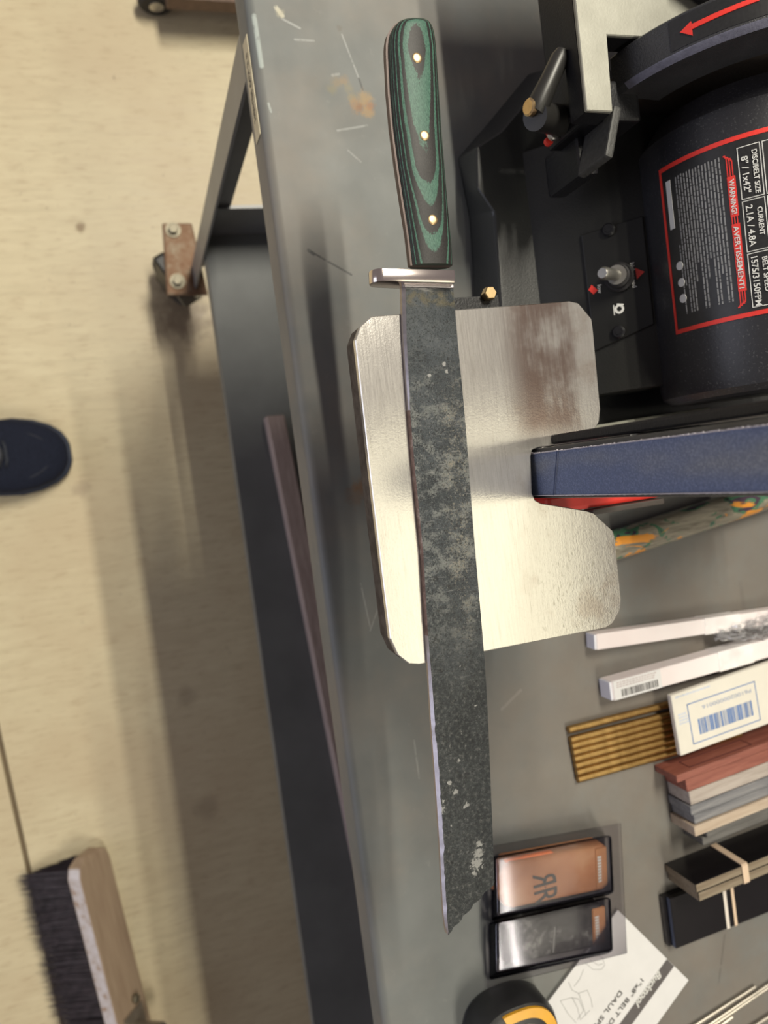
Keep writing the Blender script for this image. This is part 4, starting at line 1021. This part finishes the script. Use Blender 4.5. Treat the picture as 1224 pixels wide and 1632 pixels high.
for s_ in ([(932, 1534), (945, 1545), (958, 1545), (964, 1538), (960, 1526), (950, 1522)], [(940, 1530), (953, 1538), (961, 1536)], [(906, 1565), (912, 1578), (922, 1583), (936, 1578), (942, 1592), (944, 1605)],
           [(893, 1595), (910, 1590), (922, 1592), (930, 1610), (920, 1625)], [(893, 1595), (905, 1615), (918, 1630)], [(912, 1590), (920, 1605), (925, 1625), (940, 1610)], [(922, 1583), (928, 1600), (934, 1618)], [(915, 1572), (924, 1560), (930, 1545)]):
    stroke(s_)
obj('line_drawing', b, plain('pencil_grey', (.42, .42, .42), .7), mn, local=True)

# ------------------------------------------------------------------ tape measure
tc = P(818, 1652, B+.018); tm = thing('tape_measure', 'black and yellow tape measure cut by the bottom of the picture', 'tape measure', (tc.x, tc.y, B))
def rr_outline(cx_, cy_, a, b_, n=40, e=2.6):
    return [(cx_ + a*math.copysign(abs(math.cos(k*2*math.pi/n))**(2/e), math.cos(k*2*math.pi/n)), cy_ + b_*math.copysign(abs(math.sin(k*2*math.pi/n))**(2/e), math.sin(k*2*math.pi/n))) for k in range(n)]
def tier(s_, z): return [Vector((x, y, z)) for x, y in rr_outline(tc.x, tc.y, .035*s_, .0355*s_)]
obj('case', loft([tier(.93, B+.0005), tier(1, B+.005), tier(1, B+.026), tier(.95, B+.031), tier(.84, B+.033)]), MAT['black_plastic'], tm, smooth=40)
YEL = plain('yellow_plastic', (.72, .36, .02), .4, 0, .08)
pts = rr_outline(tc.x, tc.y, .035, .0355, 80)
def yb(k, s_): p = pts[k % 80]; return ((p[0]-tc.x)*s_+tc.x, (p[1]-tc.y)*s_+tc.y)
ks = list(range(-4+0, 38))
b = loft([[Vector((*yb(k, .70), B+.0325)), Vector((*yb(k, .90), B+.0310)), Vector((*yb(k, .90), B+.0345)), Vector((*yb(k, .70), B+.0350))] for k in range(4, 45)])
obj('yellow_band', b, YEL, tm, smooth=30)
obj('side_panel', prism([yb(k, .55) for k in range(0, 80, 4)], B+.0325, B+.0342, .001, 2), plain('grey_badge', (.26, .25, .23), .4), tm)

# ------------------------------------------------------------------ steel rods at the corner
STL = plain('dull_rod_steel', (.50, .46, .40), .35, .9, .12, 150)
for (a_, b_, r_, lb_) in [((1203, 1572), (1108, 1633), .0016, 'thin steel rod with its end showing, farthest up the bottom corner'), ((1240, 1558), (1126, 1635), .0016, 'thin steel rod in the bottom corner, middle of three side by side'), ((1240, 1563), (1136, 1634), .0014, 'thin steel rod in the bottom corner, lying against its neighbour'),
                      ((1167, 1620), (1140, 1640), .0017, 'short pale steel rod just entering the bottom of the picture'), ((1240, 1610), (1196, 1638), .0018, 'steel rod cut off by the bottom right corner')]:
    p, q = P(*a_, B+r_), P(*b_, B+r_); p.z = q.z = B+r_+.0003; q = p + (q-p).normalized()*max(.12, (q-p).length)
    solo('steel_rod', cyl(p, q, r_, 12, bev=.0003), STL, lb_, 'rod', 'steel rods at the corner of the bench', smooth=40)

# ------------------------------------------------------------------ floor things: shoe, broom, dolly
t = NT('navy_mesh'); t.set(col=t.ramp(t.noise(500, 3), [(.3, (.007, .009, .018)), (.7, (.015, .019, .038))]), spec=.2, rough=.85, sheen=.0); t.bump(t.noise(700, 2), .3, .0006); MAT['shoe'] = t.m
sx0 = (P(60, 667, .02).x + P(60, 777, .02).x)/2; ytip = P(113, 722, .02).y
shoe = thing('shoe', 'dark navy shoe toe of the person standing at the bench', 'shoe', (sx0, ytip-.15, 0))
def shoe_ring(y, hw, z0, z1, cxo=0, flat=.9, n=28):
    hw *= 1.12
    out = []
    for k in range(n):
        a = 2*math.pi*k/n; c_, s_ = math.cos(a), math.sin(a)
        x = math.copysign(abs(c_)**.8, c_)*hw; z = (z0+z1)/2 + (z1-z0)/2*math.copysign(abs(s_)**flat, s_)
        out.append(Vector((sx0+cxo+x, y, z)))
    return out
prof = [(0, .010, .030), (.003, .0185, .036), (.010, .029, .042), (.025, .0400, .050), (.05, .0490, .058), (.08, .0535, .066), (.11, .052, .076), (.15, .047, .088), (.20, .043, .098), (.26, .040, .100), (.285, .034, .098), (.292, .022, .092)]
up_ = obj('upper', loft([shoe_ring(ytip-.004-d, w*.97, .018, h, .004*(1-d*6) if d < .16 else 0) for d, w, h in prof]), MAT['shoe'], shoe, smooth=60)
obj('sole', loft([shoe_ring(ytip-d, w+.0025, .001, .026, .004*(1-d*6) if d < .16 else 0, .5) for d, w, h in prof]), plain('sole_rubber', (.022, .030, .055), .7), shoe, smooth=60)
pts = [Vector((sx0+.004+.039*math.cos(a), ytip-.088+.062*math.sin(a), .030+.031*math.sin(a)**.5 if math.sin(a) > .02 else .05)) for a in [math.pi*(.08+.84*k/20) for k in range(21)]]
obj('toe_seam', tube([Vector((p.x, p.y, .0555-.0045*((p.y-ytip+.088)/.062)**3*2.2)) for p in pts], .0016, 6), plain('seam_navy', (.018, .021, .034), .8), shoe, smooth=True)
obj('collar', loft([[Vector((sx0+.027*s_*math.cos(a), ytip-.128+.036*s_*math.sin(a), z)) for a in [2*math.pi*k/24 for k in range(24)]] for s_, z in ((1.05, .080), (1.0, .093), (.8, .094), (.7, .086))]), plain('collar_grey', (.05, .055, .07), .8), shoe, smooth=40)
obj('sock', loft([[Vector((sx0+.022*s_*math.cos(a), ytip-.128+.028*s_*math.sin(a), z)) for a in [2*math.pi*k/20 for k in range(20)]] for s_, z in ((1, .085), (1, .0925), (.6, .0945))]), plain('black_sock', (.006, .006, .006), .9), shoe, smooth=40)
b = BM()
for k in range(3):
    y = ytip-.088-.008*k; z = .0715+.0035*k
    join(b, tube([Vector((sx0-.02, y-.003, z-.003)), Vector((sx0-.01, y, z+.002)), Vector((sx0+.01, y, z+.002)), Vector((sx0+.02, y-.003, z-.003))], .0022, 8))
obj('laces', b, plain('lace', (.03, .035, .05), .8), shoe, smooth=True)

# broom lying tipped on its bristles
ba_, bb2 = P(129, 1404, .070), P(185, 1623, .070); bdv = Vector((bb2.x-ba_.x, bb2.y-ba_.y, 0)).normalized()
side = Vector((-bdv.y, bdv.x, 0)); side = side if side.y > 0 else -side     # towards the bench
tl = math.radians(53); bn = side*math.sin(tl) + Vector((0, 0, math.cos(tl))); bs = side*math.cos(tl) - Vector((0, 0, math.sin(tl)))
bmx = Matrix((bdv, bs, bn)).transposed().to_4x4(); bmx.translation = ba_     # x along, y across the top (down towards the bench), z out of the block's top
br = thing('push_broom_head', 'wooden push broom head with dark bristles lying tipped on the floor', 'broom', mat4=bmx)
t = NT('worn_broom_block'); X = t.sep(); n = t.noise(30, 5, .6, t.mapc((.4, 4, 4)))
c = t.ramp(n, [(.3, (.27, .19, .13)), (.7, (.36, .27, .19))])
t.set(col=c, rough=.6); MAT['broom'] = t.m
t = NT('chipped_pale_paint'); n = t.noise(60, 6, .7)
t.set(col=t.ramp(n, [(.38, (.30, .19, .12)), (.46, (.46, .41, .40)), (.7, (.58, .55, .58))]), rough=.6); MAT['broom_edge'] = t.m
L_ = .46
def bl_ring(x, y0, y1, z0, z1): return [Vector((x, y0, z0)), Vector((x, y1, z0)), Vector((x, y1, z1)), Vector((x, y0, z1))]
b = loft([bl_ring(-.026, .022, .052, -.024, -.004), bl_ring(-.018, .006, .066, -.026, -.001), bl_ring(-.002, 0, .070, -.027, 0), bl_ring(L_, 0, .070, -.027, 0), bl_ring(L_+.015, .02, .05, -.024, 0)])
b.normal_update()
for f_ in b.faces:
    if f_.normal.y < -.5: f_.material_index = 1
bevel(b, .002, 2, 40)
obj('block', b, [MAT['broom'], MAT['broom_edge']], br, local=True)
rs = random.Random(11); b = BM()
for k in range(9000):
    x = rs.uniform(-.014, L_); y = rs.uniform(.004, .064)
    l = rs.uniform(.086, .104) + (.004 if y < .01 else 0); fx = rs.gauss(0, .004); fy = (y-.034)*.25 - .010 + rs.gauss(0, .003)
    p0 = Vector((x, y, -.026)); p1 = Vector((x+fx*.4, y+fy*.3, -.026-l*.5)); p2 = Vector((x+fx, y+fy, -.026-l))
    wz = (bmx @ p2).z
    if wz < .003:
        k_ = max(.25, ((bmx @ p0).z-.003)/max(1e-4, ((bmx @ p0).z-wz)))
        over = (1-k_)*l; p2 = p0.lerp(p2, k_) + (bmx.to_3x3().inverted() @ (-side*over*.5)); p1 = p0.lerp(p2, .5)
    w = rs.uniform(.0007, .0012); sx_ = Vector((w, 0, 0))
    q = [b.verts.new(v) for v in (p0-sx_, p0+sx_, p1+sx_*.8, p1-sx_*.8, p2)]
    b.faces.new((q[0], q[1], q[2], q[3])); b.faces.new((q[3], q[2], q[4]))
obj('bristles', b, plain('dark_bristle', (.024, .017, .021), .55, 0, .5, 80), br, local=True, kind='stuff')
bkx = (bmx.inverted() @ P(205, 1597, .045)).x + .012
b = box((bkx+.006, .012, 0), (bkx+.075, .058, .003), .001); 
brk = obj('handle_bracket', b, plain('bracket_steel', (.34, .30, .25), .4, .8), br, local=True)
obj('bracket_bolt', cyl((bkx-.008, .045, .0005), (bkx-.008, .045, .008), .0075, 6, bev=.001), MAT['zinc'], br, local=True)
b = cyl((bkx+.04, .035, .003), (bkx+.04, .035, .05), .014, 20); obj('handle_socket', b, plain('socket_steel', (.34, .30, .25), .4, .8), brk, local=True, smooth=40)

# wooden dolly beyond the end of the bench
dx = P(300, 17, .062).x
dl = thing('wooden_dolly', 'low brown wooden dolly on a black caster beyond the bench end', 'dolly', (dx-.2, .35, 0))
ye = P(268, 10, .09).y
obj('deck', box((dx-.40, ye, .062), (dx, ye+.42, .092), .002), wood('dolly_wood', (.09, .05, .034), (.13, .075, .05), (.17, .10, .07), 20), dl)
for (x, y) in [(dx-.035, ye-.012), (dx-.035, ye+.38), (dx-.36, ye+.03), (dx-.36, ye+.38)]:
    c_ = Vector((x, y, .031)); b = cyl(c_-Vector((.012, 0, 0)), c_+Vector((.012, 0, 0)), .03, 28, bev=.005)
    w_o = obj('caster_wheel', b, MAT['rubber'], dl, smooth=40)
    obj('wheel_hub', cyl(c_-Vector((.014, 0, 0)), c_+Vector((.014, 0, 0)), .012, 16), MAT['steel'], w_o, smooth=40)
